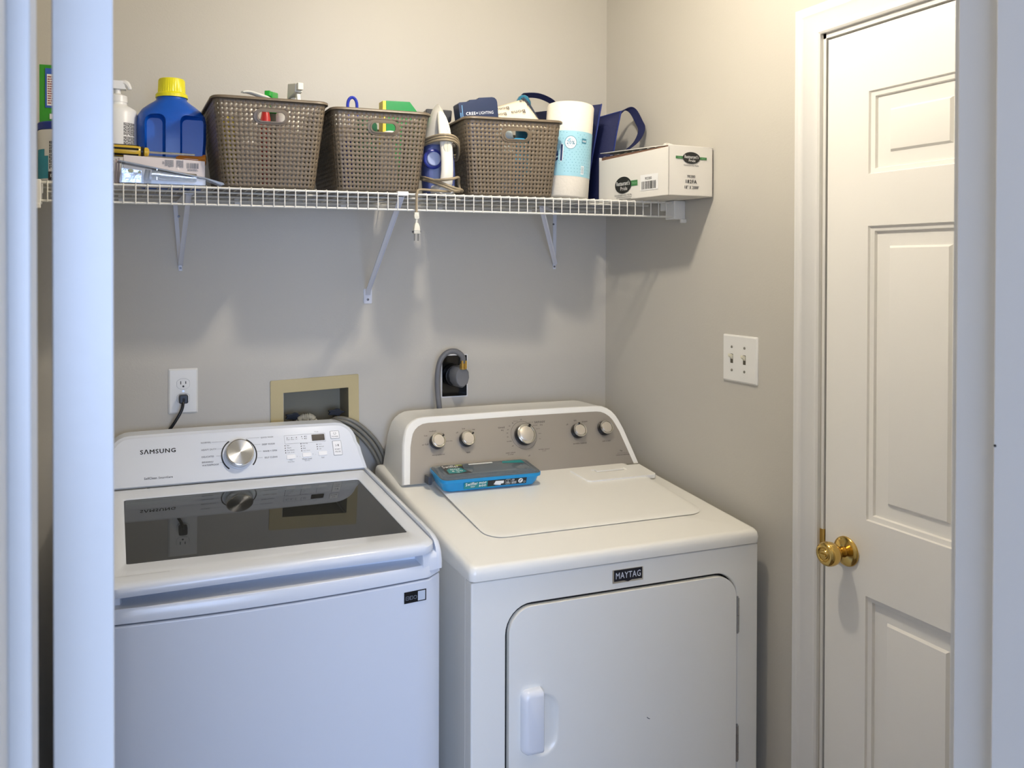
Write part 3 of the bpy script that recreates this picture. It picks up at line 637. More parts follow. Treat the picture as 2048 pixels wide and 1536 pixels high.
# hookup box
hb = thing('washer_outlet_box', 'tan recessed washer hookup box with shutoff valves, in the wall above the washer', 'hookup box', (.545, YB, 1.1))
def tilt(x, y): return (x+(y-1.1)*-.012, y+(x-.545)*.035)
Fz = FRONT((0, YB, 0)); b = MB(); oo = [tilt(*p) for p in rr(.413, .670, .945, 1.239, .004, 3)]; ii = [tilt(*p) for p in rr(.4495, .6385, .985, 1.202, .002, 3)]
b.ringp(oo, ii, -.001, .0035, Fz)
for x0 in range(4): rectf(b, .530+x0*.0085, .536+x0*.0085, 1.2185, 1.2255, Fz, .0037)
b.build('frame', tanpl, hb, bevel=.0012, smooth=0)
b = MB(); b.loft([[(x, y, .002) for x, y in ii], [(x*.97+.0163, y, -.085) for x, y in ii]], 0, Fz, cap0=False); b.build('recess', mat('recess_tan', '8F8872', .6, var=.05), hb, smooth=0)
for x, z in ((.480, 1.128), (.604, 1.133)):
    v = MB(); v.cyl(.009, 0, .05, Matrix.Translation((x, 2.385, z-.075)), 14); v.cyl(.012, .03, .042, Matrix.Translation((x, 2.385, z-.075)), 6); v.rod((x, 2.385, z-.03), (x, 2.372, z), .006)
    vb = v.build('valve', steel, hb, smooth=40)
    v = MB(); Fv = frame((x, 2.366, z), (1, .1, 0), (0, 0, 1))
    o_ = [((.0225+.004*cos(5*a))*cos(a), (.0095+.0015*cos(5*a))*sin(a)) for a in [2*pi*k/50 for k in range(50)]]; v.prism(o_, 0, .009, Fv); v.build('valve_handle', mat('valve_blue_black', '1C2330', .35), vb, bevel=.002)
b = MB(); pth = [(.488, 2.375, 1.050), (.492, 2.365, 1.095), (.506, 2.355, 1.120), (.528, 2.35, 1.122), (.541, 2.35, 1.095), (.543, 2.35, 1.03)]
pts = []; P_ = [Vector(p) for p in pth]
for i in range(len(P_)-1):
    for k in range(8): pts.append(P_[i].lerp(P_[i+1], k/8))
b.tube(pts, [.0155 if i % 2 else .0128 for i in range(len(pts))], 14); b.build('drain_hose', mat('corrugated_grey', 'A9A79B', .4), hb, smooth=25)
# bare 240 V box
eb = thing('dryer_outlet', 'black uncovered dryer outlet in the back wall with a thick grey plug', 'outlet', (.97, YB, 1.2245))
b = MB(); b.loft([[(x, y, .0006) for x, y in rr(.9285, 1.0125, 1.1605, 1.2885, .002, 3)], [(x, y, .0006) for x, y in rr(.9305, 1.0105, 1.1635, 1.2855, .002, 3)], [(x, y, -.03) for x, y in rr(.9305, 1.0105, 1.1635, 1.2855, .002, 3)]], 0, Fz, cap0=False)
b.build('box', mat('box_black_gloss', '0B0A0A', .2), eb, smooth=0)
b = MB(); b.ringp(rr(.9275, 1.0135, 1.1595, 1.2895, .002, 3), rr(.9300, 1.0108, 1.1628, 1.2862, .002, 3), 0, .001, Fz); b.build('wall_edge', mat('bare_plaster', 'D9DADB', .7, var=.1, scale=90), eb, smooth=0)
b = MB(); b.cyl(.0335, -.025, .004, FRONT((.974, YB, 1.224)), 32); b.build('socket', blackpl, eb, bevel=.002)
# double light switch
sw = thing('light_switch', 'white double light switch plate on the right wall beside the door', 'light switch', (XR, 1.720, 1.3215))
Fs = RIGHTW((XR, 1.7205, 1.3215)); b = MB(); b.loft(plate(.124, .1205, .006), 0, Fs); b.build('cover_plate', plast, sw, smooth=20)
for u in (-.0265, .0195):
    k = MB(); rectf(k, u-.0048, u+.0048, -.0125, .0115, Fs, .0063, 0); k.build('slot', mat('switch_slot', '5B5648', .6), sw, smooth=0)
    k = MB(); k.loft([[(u-.0038, -.004, .004), (u+.0038, -.004, .004), (u+.0038, .009, .004), (u-.0038, .009, .004)], [(u-.0034, .006, .0165), (u+.0034, .006, .0165), (u+.0034, .0125, .0155), (u-.0034, .0125, .0155)]], 0, Fs); k.build('toggle', ivory, sw, bevel=.0012)
    for v in (-.0305, .0295): s_ = MB(); s_.lathe([(.0036, .0058), (.0034, .0068), (.0005, .007)], Fs @ Matrix.Translation((u, v, 0)), 14); s_.box(-.0032, .0032, -.0006, .0006, .0066, .0075, 0, Fs @ Matrix.Translation((u, v, 0)) @ Matrix.Rotation(.7, 4, 'Z')); s_.build('screw', mat('screw_paint', '8F8B80', .4), sw)

# ------------------------------------------------------------------ wire shelf
YS, ZS = 1.954, 1.742
sh = thing('wire_shelf', 'long white wire shelf full of baskets and bottles across the back wall', 'shelf', (.66, 2.15, 1.737))
SX0, SX1 = -.150, 1.468
b = MB()
x = .021-.0254*6; i = 0
while x < SX1-.004:
    b.tube([(x, 2.338, 1.7385), (x, 1.9565, 1.7385), (x, 1.9525, 1.7365), (x, 1.9515, 1.732), (x, 1.9515, 1.694)], .0014, 6); x += .0254
b.build('deck_wires', wirem, sh, smooth=60)
b = MB(); b.rod((SX0, YS+.001, 1.7350), (SX1, YS+.001, 1.7350), .0027, 8); b.build('front_rail', wirem, sh, smooth=60)
b = MB(); b.rod((SX0, YS+.001, 1.6960), (SX1, YS+.001, 1.6960), .0027, 8); b.build('lower_rail', wirem, sh, smooth=60)
for y in (2.07, 2.20, 2.336): b = MB(); b.rod((SX0, y, 1.7345), (SX1, y, 1.7345), .0026, 8); b.build('cross_rod', wirem, sh, smooth=60)
for x0, x1 in ((XL, SX0+.006), (SX1-.003, XR)):
    b = MB(); b.box(x0, x1, 1.944, 1.985, 1.689, 1.741); b.box(x0, x1, 1.985, 2.01, 1.715, 1.741); b.box(x0+.02 if x0 > 0 else x0, x1, 1.938, 1.947, 1.679, 1.690); b.build('end_bracket', plast, sh, bevel=.002)
for x in (.02, .32, .62, .92, 1.22): b = MB(); b.box(x-.008, x+.008, 2.336, YB, 1.722, 1.745); b.build('wall_clip', plast, sh, bevel=.002)
def wallbracket(x, zf, dx, dy, label, lx):
    br = thing('shelf_bracket', label, 'bracket', (x, YB, zf), 'brackets under the wire shelf')
    b = MB(); F = FRONT((x, YB, 0)); b.loft([[(-.0045, zf-.008, .0), (.0055, zf-.008, 0), (lx+.0125, 1.730, 0), (lx, 1.730, 0)], [(-.0045, zf-.008, .003), (.0055, zf-.008, .003), (lx+.0125, 1.730, .003), (lx, 1.730, .003)]], 0, F)
    b.build('wall_leg', brackm, br, bevel=.001)
    tp = (x+dx, YB-dy, 1.7275)
    b = MB(); s0 = (x, YB-.0045, zf+.008); b.strip([s0, tp], .011, .0022, (1, 0, 0)); d = Vector(tp)-Vector(s0); n1 = Vector((1, 0, 0))
    for s_ in (-.0055, .0055): b.strip([Vector(s0)+n1*s_+Vector((0, -.004, 0)), Vector(tp)+n1*s_+Vector((0, -.004, 0))], .009, .0012, (0, -.7, .7))
    b.build('strut', brackm, br)
    b = MB(); b.strip([(x, YB-.003, 1.7295), (tp[0], tp[1]-.008, 1.7295)], .022, .0022, (1, 0, 0)); b.build('top_arm', brackm, br)
    for z, q in ((zf, 0), (1.690, -.004)): s_ = MB(); s_.lathe([(.0032, .003), (.003, .0048), (.0004, .0052)], FRONT((x+q, YB, z)), 12); s_.build('screw', mat('screw_dark', '6F7076', .35, metal=.8), br)
wallbracket(.1695, 1.551, .0, .27, 'small white wall bracket under the left end of the wire shelf', -.020)
wallbracket(1.311, 1.556, -.155, .2, 'small white wall bracket under the right half of the wire shelf', -.004)
br = thing('shelf_bracket', 'long diagonal white brace running from the wall to the shelf edge near its middle', 'bracket', (.696, YB, 1.458), 'brackets under the wire shelf')
b = MB(); F = FRONT((.696, YB, 0)); b.prism(rr(-.0125, .0125, 1.4475, 1.4905, .003, 3), 0, .003, F); b.build('foot_plate', brackm, br, bevel=.0008)
b = MB(); b.strip([(.696, YB-.004, 1.474), (.6905, YB-.03, 1.4905), (.667, YS+.006, 1.727)], .014, .003, (1, 0, 0)); b.strip([(.6905+.006, YB-.034, 1.4905), (.667+.006, YS+.002, 1.727)], .010, .0014, (0, -.6, .75)); b.build('strut', brackm, br)
b = MB(); b.box(.655, .684, YS-.0035, YS+.012, 1.7305, 1.7415); b.build('hook', plast, br, bevel=.002)
s_ = MB(); s_.lathe([(.0036, .003), (.0034, .005), (.0004, .0055)], FRONT((.696, YB, 1.4595)), 12); s_.build('screw', mat('screw_dark', '6F7076'), br)

# ------------------------------------------------------------------ baskets
def basket(label, cx, y0, w0, w1, h, d0, d1, rot, slot_u, slot_w, hs, yoff=0, lean=0):
    """w0/d0 bottom, w1/d1 top; front centre at cx,y0; rot about z"""
    t = thing('storage_basket', label, 'basket', (cx, y0+d0/2, ZS), 'brown lattice baskets on the shelf')
    Mx = Matrix.Translation((cx, y0, ZS)) @ Matrix.Rotation(rot, 4, 'Z') @ Matrix.Rotation(lean, 4, 'Y')
    R = .022; DC = (d1)/2
    def pos(u, v, off=0):
        """u along the perimeter 0..1 starting at front left corner going right, v height 0..1"""
        w = w0+(w1-w0)*v; d = d0+(d1-d0)*v; r = R
        segs = [w-2*r, pi/2*r, d-2*r, pi/2*r, w-2*r, pi/2*r, d-2*r, pi/2*r]; s_ = (u % 1)*sum(segs); k = 0
        while s_ > segs[k] and k < 7: s_ -= segs[k]; k += 1
        hw, y_, yb = w/2, -(d-d0)/2, d0+(d-d0)/2
        r2 = r+off; a = s_/r if k % 2 else 0
        if k == 0: p = (-hw+r+s_, y_-off)
        elif k == 1: p = (hw-r+r2*sin(a), y_+r-r2*cos(a))
        elif k == 2: p = (hw+off, y_+r+s_)
        elif k == 3: p = (hw-r+r2*cos(a), yb-r+r2*sin(a))
        elif k == 4: p = (hw-r-s_, yb+off)
        elif k == 5: p = (-hw+r-r2*sin(a), yb-r+r2*cos(a))
        elif k == 6: p = (-hw-off, yb-r-s_)
        else: p = (-hw+r-r2*cos(a), y_+r-r2*sin(a))
        return (p[0], p[1], h*v)
    per = 2*(w1+d1)-8*R+2*pi*R; NC = round(per/.0115); NR = round((h-.016)/.0107)
    hv0, hv1 = .006/h, (h-.012)/h
    b = MB(Mx); idx = {}
    def vert(a, c):
        a %= 2*NC
        if (a, c) not in idx:
            i_, j_ = a//2, c//2
            u = (i_+(.5-.5*hs if a % 2 == 0 else .5+.5*hs))/NC
            v = hv0+(hv1-hv0)*(j_+(.5-.5*hs if c % 2 == 0 else .5+.5*hs))/NR
            off = .0004 if ((a+1)//2+(c+1)//2) % 2 else -.0002
            idx[(a, c)] = len(b.v); b.v.append(Mx @ Vector(pos(u, v, off)))
        return idx[(a, c)]
    wfr = w1-2*R
    def inslot(a, c):
        i_, j_ = (a+1)/2, (c+1)/2; u = i_/NC; v = hv0+(hv1-hv0)*j_/NR
        x_ = -w1/2+R+u*per
        return u*per < wfr and abs(x_-slot_u) < slot_w/2+.005 and abs(v*h-(h-.042)) < .0105+.005
    for a in range(2*NC):
        for c in range(2*NR-1):
            if a % 2 == 0 and c % 2 == 0: continue
            if inslot(a, c): continue
            b.f.append((vert(a, c), vert(a+1, c), vert(a+1, c+1), vert(a, c+1))); b.m.append(0)
    # bands at bottom and top edge
    for c, v in ((0, 0), (2*NR-1, 1)):
        base = len(b.v)
        for a in range(2*NC):
            q = idx[(a, c)] if (a, c) in idx else vert(a, c)
            i_ = a//2; u = (i_+(.5-.5*hs if a % 2 == 0 else .5+.5*hs))/NC; b.v.append(Mx @ Vector(pos(u, v)))
        for a in range(2*NC):
            j = (a+1) % (2*NC); b.f.append((base+a, base+j, vert(j, c), vert(a, c)) if v == 0 else (vert(a, c), vert(j, c), base+j, base+a)); b.m.append(0)
    body = b.build('lattice_wall', baskm, t, smooth=30, solid=.0028)
    b = MB(Mx); ring = lambda off, z: [(p[0], p[1], z) for p in [pos(k/96, 1, off) for k in range(96)]]
    ri_ = [ring(-.003, h-.002), ring(-.001, h+.001), ring(.003, h+.0015), ring(.0062, h-.001), ring(.0062, h-.005), ring(.0035, h-.006), ring(.0005, h-.004)]
    b.loft(ri_+[ri_[0]], cap0=False, cap1=False); b.build('rim', baskm, t, smooth=60)
    # moulded ring round the hand hole, tilted with the wall
    dy = (d1-d0)/2; vz = (h-.042)
    Fs_ = frame((slot_u, -dy*vz/h-.001, vz), (1, 0, 0), (0, -dy/h, 1)); b = MB(Mx)
    o_ = rr(-slot_w/2-.010, slot_w/2+.010, -.0185, .0185, .0184, 8); i_ = rr(-slot_w/2, slot_w/2, -.0105, .0105, .0104, 8); m_ = rr(-slot_w/2-.004, slot_w/2+.004, -.0135, .0135, .0134, 8)
    b.loft([[(x, y, -.002) for x, y in o_], [(x, y, .0005) for x, y in o_], [(x, y, .0012) for x, y in m_], [(x, y, .003) for x, y in m_], [(x, y, .003) for x, y in i_], [(x, y, -.002) for x, y in i_], [(x, y, -.002) for x, y in o_]], 0, Fs_, cap0=False, cap1=False)
    b.build('hand_hole', baskm, t, smooth=50)
    b = MB(Mx); b.loft([[(p[0], p[1], .0005) for p in [pos(k/64, 0, -.001) for k in range(64)]], [(p[0], p[1], .0025) for p in [pos(k/64, 0, -.001) for k in range(64)]]]); b.build('base', baskm, t)
    return t
basket('brown lattice basket beside the blue jug, tallest and widest of the three on the shelf', .3505, 1.995, .2215, .268, .2085, .245, .290, 0, .0, .064, .39)
basket('brown lattice basket in the middle, just left of the clothes iron', .6230, 1.993, .2130, .252, .199, .245, .290, 0, .003, .062, .39)
basket('brown lattice basket right of the clothes iron, holding a dark blue box', .9885, 1.992, .236, .272, .201, .225, .262, radians(-4.5), .004, .064, .39)

def spray_bottle(label, x, y, rot, head_m, body_m, z1, s=1, shape=0):
    t = thing('spray_bottle', label, 'bottle', (x, y, ZS+.004))
    Mx = Matrix.Translation((x, y, 0)) @ Matrix.Rotation(rot, 4, 'Z')
    zb, zn = ZS+.004, z1-.075*s
    b = MB(Mx); b.lathe([(.024, zb), (.026, zb+.006), (.026, zn-.05), (.023, zn-.03), (.015, zn-.008), (.0135, zn)], None, 28); b.build('body', body_m, t, smooth=50)
    b = MB(Mx); b.cyl(.0155, zn, zn+.02, None, 20); b.cyl(.010, zn+.02, zn+.035, None, 16)
    b.loft([[(-.010, -.030, zn+.045*s), (.010, -.030, zn+.045*s), (.010, .030, zn+.035*s), (-.010, .030, zn+.035*s)], [(-.009, -.032, zn+.066*s), (.009, -.032, zn+.066*s), (.010, .024, zn+.075*s), (-.010, .024, zn+.075*s)]])
    b.box(-.0075, .0075, -.046, -.030, zn+.048*s, zn+.066*s)
    b.loft([[(-.005, -.030, zn+.042), (.005, -.030, zn+.042), (.005, -.020, zn+.042), (-.005, -.020, zn+.042)], [(-.005, -.040, zn+.005), (.005, -.040, zn+.005), (.005, -.034, zn+.002), (-.005, -.034, zn+.002)]])
    b.build('trigger_head', head_m, t, bevel=.002)
    return t
pearl = mat('pearl_plastic', 'DAD8CD', .4)
spray_bottle('white spray bottle whose trigger head stands above the left basket', .430, 2.10, radians(8), pearl, pearl, 2.021, 1)
spray_bottle('spray bottle with a green nozzle poking out of the left basket', .388, 2.185, radians(-25), mat('green_nozzle', '18A02C', .35), mat('smoke_body', '4B4A40', .4), 2.012, .8)
# white folded bag across the left basket
b = MB(); b.tube([(.302, 2.12, 1.991), (.320, 2.13, 1.994), (.345, 2.13, 1.988), (.372, 2.135, 1.980), (.381, 2.115, 1.958)], [.005, .009, .011, .012, .012], 10, smooth=4, flat=.5)
tag(b.build('plastic_bag', mat('milky_film', 'D8D9D2', .4, var=.05), smooth=60), 'crumpled white plastic bag lying over the rim of the left basket', 'bag')
c_ = MB(Matrix.Translation((.307, 2.060, 0))); c_.lathe([(.026, ZS+.004), (.027, ZS+.01), (.027, 1.925), (.02, 1.940)], None, 28)
tag(c_.build('cleaner_can', mat('white_label', 'E4E2DC', .4), smooth=50), 'white can inside the left basket, behind its hand hole', 'can')
c_ = MB(Matrix.Translation((.3475, 2.045, 0))); c_.lathe([(.011, ZS+.004), (.012, ZS+.01), (.012, 1.915), (.008, 1.935)], None, 28)
tag(c_.build('red_tube', mat('red_print', 'B9231F', .4), smooth=50), 'red tube inside the left basket, in the middle of its hand hole', 'tube')
c_ = MB(Matrix.Translation((.398, 2.055, 0))); c_.lathe([(.022, ZS+.004), (.023, ZS+.01), (.023, 1.930), (.012, 1.945)], None, 28)
tag(c_.build('label_bottle', mat('white_label', ''), smooth=50), 'white bottle inside the left basket, at the right of its hand hole', 'bottle')
b = MB(Matrix.Translation((.268, 2.10, 0))); b.lathe([(.018, ZS+.004), (.019, ZS+.01), (.019, 1.90), (.014, 1.92), (.008, 1.925)], None, 24); tag(b.build('yellow_bottle', mat('yellow_liquid', 'D8C43A', .3), smooth=50), 'yellow bottle inside the left basket, glimpsed through its lattice', 'bottle')
def filler(label, x0, x1, y0, y1, z1, col):  # dark lump added inside a basket so its lattice holes read as dark
    c = MB(); n = 10; rnd = random.Random(int(x0*1000)); g = []
    for j in range(n+1):
        for i in range(n+1):
            g.append((x0+(x1-x0)*i/n, y0+(y1-y0)*j/n, z1-.02*((i/n-.5)**2+(j/n-.5)**2)*4+.010*rnd.random()))
    f = [(j*(n+1)+i, j*(n+1)+i+1, (j+1)*(n+1)+i+1, (j+1)*(n+1)+i) for j in range(n) for i in range(n)]
    m = len(g); rim = [i for i in range(n+1)]+[(k+1)*(n+1)-1 for k in range(1, n+1)]+[n*(n+1)+i for i in range(n-1, -1, -1)]+[k*(n+1) for k in range(n-1, 0, -1)]
    cx, cy = (x0+x1)/2, (y0+y1)/2
    g += [(cx+(g[k][0]-cx)*.93, cy+(g[k][1]-cy)*.93, ZS+.005) for k in rim]
    f += [(rim[k], m+k, m+(k+1) % len(rim), rim[(k+1) % len(rim)]) for k in range(len(rim))]+[tuple(m+k for k in range(len(rim)))]
    c.add(g, f); tag(c.build('dark_filler', mat('filler_'+col, col, .9, bump=.4, bscale=200), smooth=70), label, 'cloth', 'dark fillers added inside the baskets')
filler('dark filler added in the left lattice basket so its holes look dark', .255, .355, 2.13, 2.225, 1.87, '2B2723')
filler('dark filler added in the middle lattice basket to darken its holes', .535, .660, 2.155, 2.225, 1.86, '2A2A26')
filler('dark filler added in the right lattice basket to darken its holes', .888, 1.070, 2.075, 2.200, 1.86, '2C2824')
# middle basket
b = MB(); pts = [(.574+.0125-.0125*cos(a), 2.12, 1.978+.020*sin(a)) for a in [pi*k/10 for k in range(11)]]
b.tube([(.574, 2.12, 1.88), (.574, 2.12, 1.95)]+pts+[(.599, 2.12, 1.96), (.599, 2.13, 1.90)], .0042, 8); b.box(.565, .608, 2.105, 2.145, ZS+.004, 1.885)
tag(b.build('hand_brush', mat('royal_blue', '1B2FA0', .35), smooth=40), 'blue looped handle sticking out of the middle basket', 'brush')
t = thing('sponge_pack', 'green packet with a yellow edge standing up in the middle basket', 'packet', (.72, 2.16, 1.75))
b = MB(FRONT((0, 2.13, 0))); b.prism([(.682, ZS+.004), (.716, ZS+.004), (.736, 1.93), (.766, 1.957), (.772, 1.973), (.750, 1.9995), (.682, 1.9985)], -.035, 0); b.build('wrapper', mat('green_wrapper', '0E8A46', .35), t, bevel=.002)
b = MB(FRONT((0, 2.1295, 0))); b.prism([(.673, ZS+.02), (.682, ZS+.02), (.682, 1.9975), (.673, 1.997)], -.034, 0); b.build('edge_strip', mat('yellow_strip', 'E3D044', .4), t)
b = MB(Matrix.Translation((.600, 2.045, 0))); b.lathe([(.028, ZS+.004), (.03, ZS+.01), (.03, 1.915), (.02, 1.932), (.012, 1.935)], None, 24); tag(b.build('green_bottle', mat('dark_green', '14563A', .3), smooth=50), 'dark green bottle behind the hand hole of the middle basket', 'bottle')
b = MB(); b.tube([(.643, 2.042, 1.880), (.652, 2.038, 1.891), (.668, 2.040, 1.892), (.685, 2.05, 1.885)], [.008, .013, .014, .009], 10, smooth=4, flat=.7); b.tube([(.655, 2.07, 1.757), (.654, 2.06, 1.86), (.665, 2.055, 1.875), (.68, 2.07, 1.80), (.69, 2.08, 1.76)], .012, 8, smooth=3); tag(b.build('cloth', mat('white_cloth', 'E9E9E4', .8), smooth=60), 'bunched white cloth inside the middle basket', 'cloth')
# right basket
navy = mat('navy_card', '16284A', .4, var=.04)
t = thing('lighting_box', 'dark blue cardboard box with white lettering standing in the right basket', 'box', (.895, 2.07, 1.75))
Mx = Matrix.Translation((.866, 2.060, 1.935)) @ Matrix.Rotation(radians(-4), 4, 'Z') @ Matrix.Rotation(radians(-6), 4, 'Y')
Fx = Mx @ FRONT((0, 0, 0))
b = MB(); o_ = [(.006, -.075), (.110, -.075), (.113, .040)]+[(.099+.014*cos(a), .054+.014*sin(a)) for a in (radians(0), radians(30), radians(60), radians(90))]+[(.060, .068), (.059, .064), (.033, .0635), (.032, .059), (.006, .0585), (.001, .055)]
b.prism(o_, -.045, 0, Fx); b.build('carton', navy, t, bevel=.0015)
b = MB(); b.text('CREE+', Fx, h=.0085, w=.034, x=.020, y=.0225, depth=.0012, bold=.04); b.text('LIGHTING', Fx, h=.0080, w=.041, x=.057, y=.023, depth=.0012, bold=.01)
rectf(b, .0095, .0115, -.06, .050, Fx, .0012, 1); greek(b, .003, .0075, -.03, .03, 2, Fx, .0012, 1, 3, True); b.build('lettering', [mat('white_ink', 'E4E8EC', .5, var=0), mat('sky_ink', '6EA3CF', .5, var=0)], t, smooth=0)
b = MB(); b.loft([[(.802, 2.145, z), (.842+d, 2.145, z), (.842+d, 2.205, z), (.812, 2.205, z)] for z, d in ((ZS+.002, 0), (1.935, 0), (1.957, .035), (1.988, .038))])
tag(b.build('steam_mop_head', mat('charcoal_plastic', '3B3C40', .35), bevel=.004), 'charcoal plastic mop head standing behind the clothes iron', 'mop head')
t = thing('mop_pad', 'cream printed mop pad with a zigzag dark edge draped over the right basket', 'mop pad', (1.05, 2.09, 1.96))
cream = mat('cream_fabric', 'E8DCC4', .85, bump=.3, bscale=300)
def padpt(u, v):     # u right 0..1, v up 0..1
    x = .968+.168*u; ua = .62
    ztop = 1.986+(2.023-1.986)*(u/ua)**.8 if u < ua else 2.023-(2.023-1.955)*(u-ua)/(1-ua)
    z = 1.935+(ztop-1.935)*v; y = 2.062+.045*v*v+.012*sin(u*7)
    return Vector((x, y, z))
b = MB(); NU, NV = 24, 12; g = [[padpt(i/NU, j/NV) for i in range(NU+1)] for j in range(NV+1)]
b.add([p for r in g for p in r], [(j*(NU+1)+i, j*(NU+1)+i+1, (j+1)*(NU+1)+i+1, (j+1)*(NU+1)+i) for j in range(NV) for i in range(NU)])
pad = b.build('pad', cream, t, smooth=60, solid=.004)
b = MB(); b.tube([padpt(u, 1.0)+Vector((0, -.002, .001+(.002 if k % 2 else -.001))) for k, u in enumerate([.60+.40*q/24 for q in range(25)])], [.0034 if k % 2 else .0052 for k in range(25)], 6)
b.build('edge_trim', mat('slate_trim', '2F3B4C', .7), t)
def padtext(s_, u0, v0, hgt, wid, rot, mb):
    vs, fs, x0, x1, y0, y1 = text_data(s_, 0); P_ = []
    for v in vs:
        a, c = (v.x-x0)/(x1-x0)*wid, (v.y-y0)/(y1-y0)*hgt; X = a*cos(rot)-c*sin(rot); Y = a*sin(rot)+c*cos(rot)
        p = padpt(min(max(u0+X/.168, 0), 1), min(max(v0+Y/.08, 0), 1)); P_.append(p+Vector((0, -.0052, 0)))
    mb.add(P_, fs)
b = MB()
for s_, u, v, r_ in (('Bona', .36, .88, 3.0), ('Bona', .74, .97, 3.05), ('Bona', .82, .78, 3.0), ('Bona', .56, .64, 3.1), ('Bona', .95, .62, 3.0), ('Bona', .28, .66, 3.1)): padtext(s_, u, v, .0105, .034, r_, b)
b.build('printed_pattern', mat('brown_grey_ink', '4A4440', .7, var=0), pad, smooth=0)
b = MB(Matrix.Translation((1.100, 2.150, 2.022))); b.lathe([(.022, -.2), (.022, 0), (.021, .006), (.014, .019), (.006, .024), (.001, .025)], None, 24); tb = b.build('teal_cap_bottle', mat('teal_cap', '1E6E8C', .3), smooth=60)
tag(tb, 'bottle with a domed teal cap rising behind the cream mop pad', 'bottle')
b = MB(Matrix.Translation((.985, 2.035, 0))); b.lathe([(.024, ZS+.004), (.026, ZS+.01), (.026, 1.892), (.024, 1.896), (.026, 1.900), (.024, 1.905), (.022, 1.915), (.014, 1.925), (.014, 1.932)], None, 24); tag(b.build('clear_bottle', mat('frosted_clear', 'A9B4B6', .15), smooth=50), 'clear ribbed bottle behind the right basket hand hole', 'bottle')
b = MB(); b.box(1.014, 1.045, 2.03, 2.06, ZS+.004, 1.903); tag(b.build('refill_pack', mat('cyan_pack', '3AA0CE', .3), bevel=.003), 'bright blue pack behind the right basket hand hole', 'packet')

# ------------------------------------------------------------------ iron
iron = thing('clothes_iron', 'white and blue clothes iron standing on its heel between two baskets, cord wrapped round', 'iron', (.785, 2.04, ZS))
white_i = mat('iron_white', 'E9E4D6', .3); blue_i = mat('iron_blue', '4A5584', .3); grey_i = mat('iron_grey', 'B9B7B2', .39)
IX = .802; Mi = Matrix.Translation((IX, 2.052, ZS)) @ Matrix.Rotation(radians(-1.5), 4, 'Y') @ Matrix.Rotation(radians(-6), 4, 'Z')
def sole(k=1, dz=0, hw=.044):
    half = [(0.0, .238), (.010, .226), (.020, .203), (.030, .172), (.038, .135), (.043, .095), (.044, .055), (.042, .020), (.038, .004)]
    o = [(x*k*hw/.044, .004+(z-.004)*(1-(1-k)*.5)+dz) for x, z in half]
    return o+[(-x, z) for x, z in reversed(o[1:])]
Fi = Mi @ FRONT((0, 0, 0)); b = MB()
b.loft([[(x, y, -.012) for x, y in sole(.93)], [(x, y, -.008) for x, y in sole(1)], [(x, y, -.004) for x, y in sole(1)]], 0, Fi); b.build('soleplate', mat('dark_sole', '4A4742', .35, metal=.4), iron, smooth=40)
b = MB(); b.loft([[(x, y, -.004) for x, y in sole(.99)], [(x, y, .014) for x, y in sole(.97)], [(x*1, y, .030) for x, y in sole(.86)], [(x, y-.002, .036) for x, y in sole(.70)]], 0, Fi); b.build('skirt', blue_i, iron, smooth=45)
# pale nose shell covering the upper half
def clipz(o, z0): return [(x, max(y, z0)) for x, y in o]
b = MB(); b.loft([[(x, y, .001) for x, y in clipz(sole(1.015), .128)], [(x, y, .018) for x, y in clipz(sole(1.0), .128)], [(x, y, .036) for x, y in clipz(sole(.86), .130)], [(x*.85, y, .047) for x, y in clipz(sole(.70), .134)]], 0, Fi); b.build('nose_shell', mat('iron_pale', 'CFCBC0', .3), iron, smooth=45)
b = MB(); hp = [(.0, .030, .218), (.0, .050, .200), (.001, .066, .165), (.003, .074, .125), (.004, .078, .080), (.003, .074, .040), (.0, .062, .010)]
rings = []
for x, y, z in hp:
    w = {.218: .006, .200: .012, .165: .0175, .125: .0165, .080: .0155, .040: .0165, .010: .021}[z]; rings.append([(x+w*cos(a), z, y+.011*sin(a)) for a in [2*pi*k/16 for k in range(16)]])
b.loft(rings, 0, Fi); hd = b.build('handle', white_i, iron, smooth=60, sub=1)
b = MB(); b.loft([[(x, y, -.010) for x, y in rr(-.034, .034, .0, .028, .006, 4)], [(x, y, .060) for x, y in rr(-.028, .028, .0, .022, .006, 4)], [(x, y, .074) for x, y in rr(-.018, .018, .0, .016, .006, 4)]], 0, Fi); b.build('heel', grey_i, iron, smooth=45)
b = MB(); discf(b, .003, .118, .009, .014, Fi, .0862); stroke(b, [(.003, .105), (.003, .130)], .0006, Fi, .0866, 1); b.build('trigger', [mat('iron_button', 'E2DAC0', .3), greyink], hd, smooth=0)
b = MB(); stroke(b, [(.0, .178), (.006, .178), (.006, .172)], .0007, Fi, .0735); stroke(b, arc(.004, .160, .003, 0, 2*pi, 12), .0007, Fi, .0775); b.add([(-.001, .146, .0815), (.010, .1465, .0815), (.010, .150, .0815)], [(0, 1, 2)], 1, Fi); b.add([(-.009, .140, .0805), (-.002, .140, .0815), (-.004, .147, .0805)], [(0, 1, 2)], 1, Fi); b.build('printed_marks', [greyink, mat('navy_ink', '27304E', .5, var=0)], hd, smooth=0)
Fdl = Fi @ Matrix.Translation((-.022, .092, .033)); b = MB(); b.lathe([(.026, -.004), (.026, .006), (.022, .009), (.020, .009)], Fdl, 32); b.build('dial_ring', mat('iron_deep_blue', '1E2C7E', .3), iron, smooth=40)
b = MB(); b.lathe([(.0185, .006), (.0180, .012), (.0165, .0135), (.0005, .0135)], Fdl, 32); b.build('temperature_dial', mat('dial_translucent', '9FAACB', .3), iron, smooth=40)
taupe = mat('taupe_cord', '93856C', .6)
b = MB()
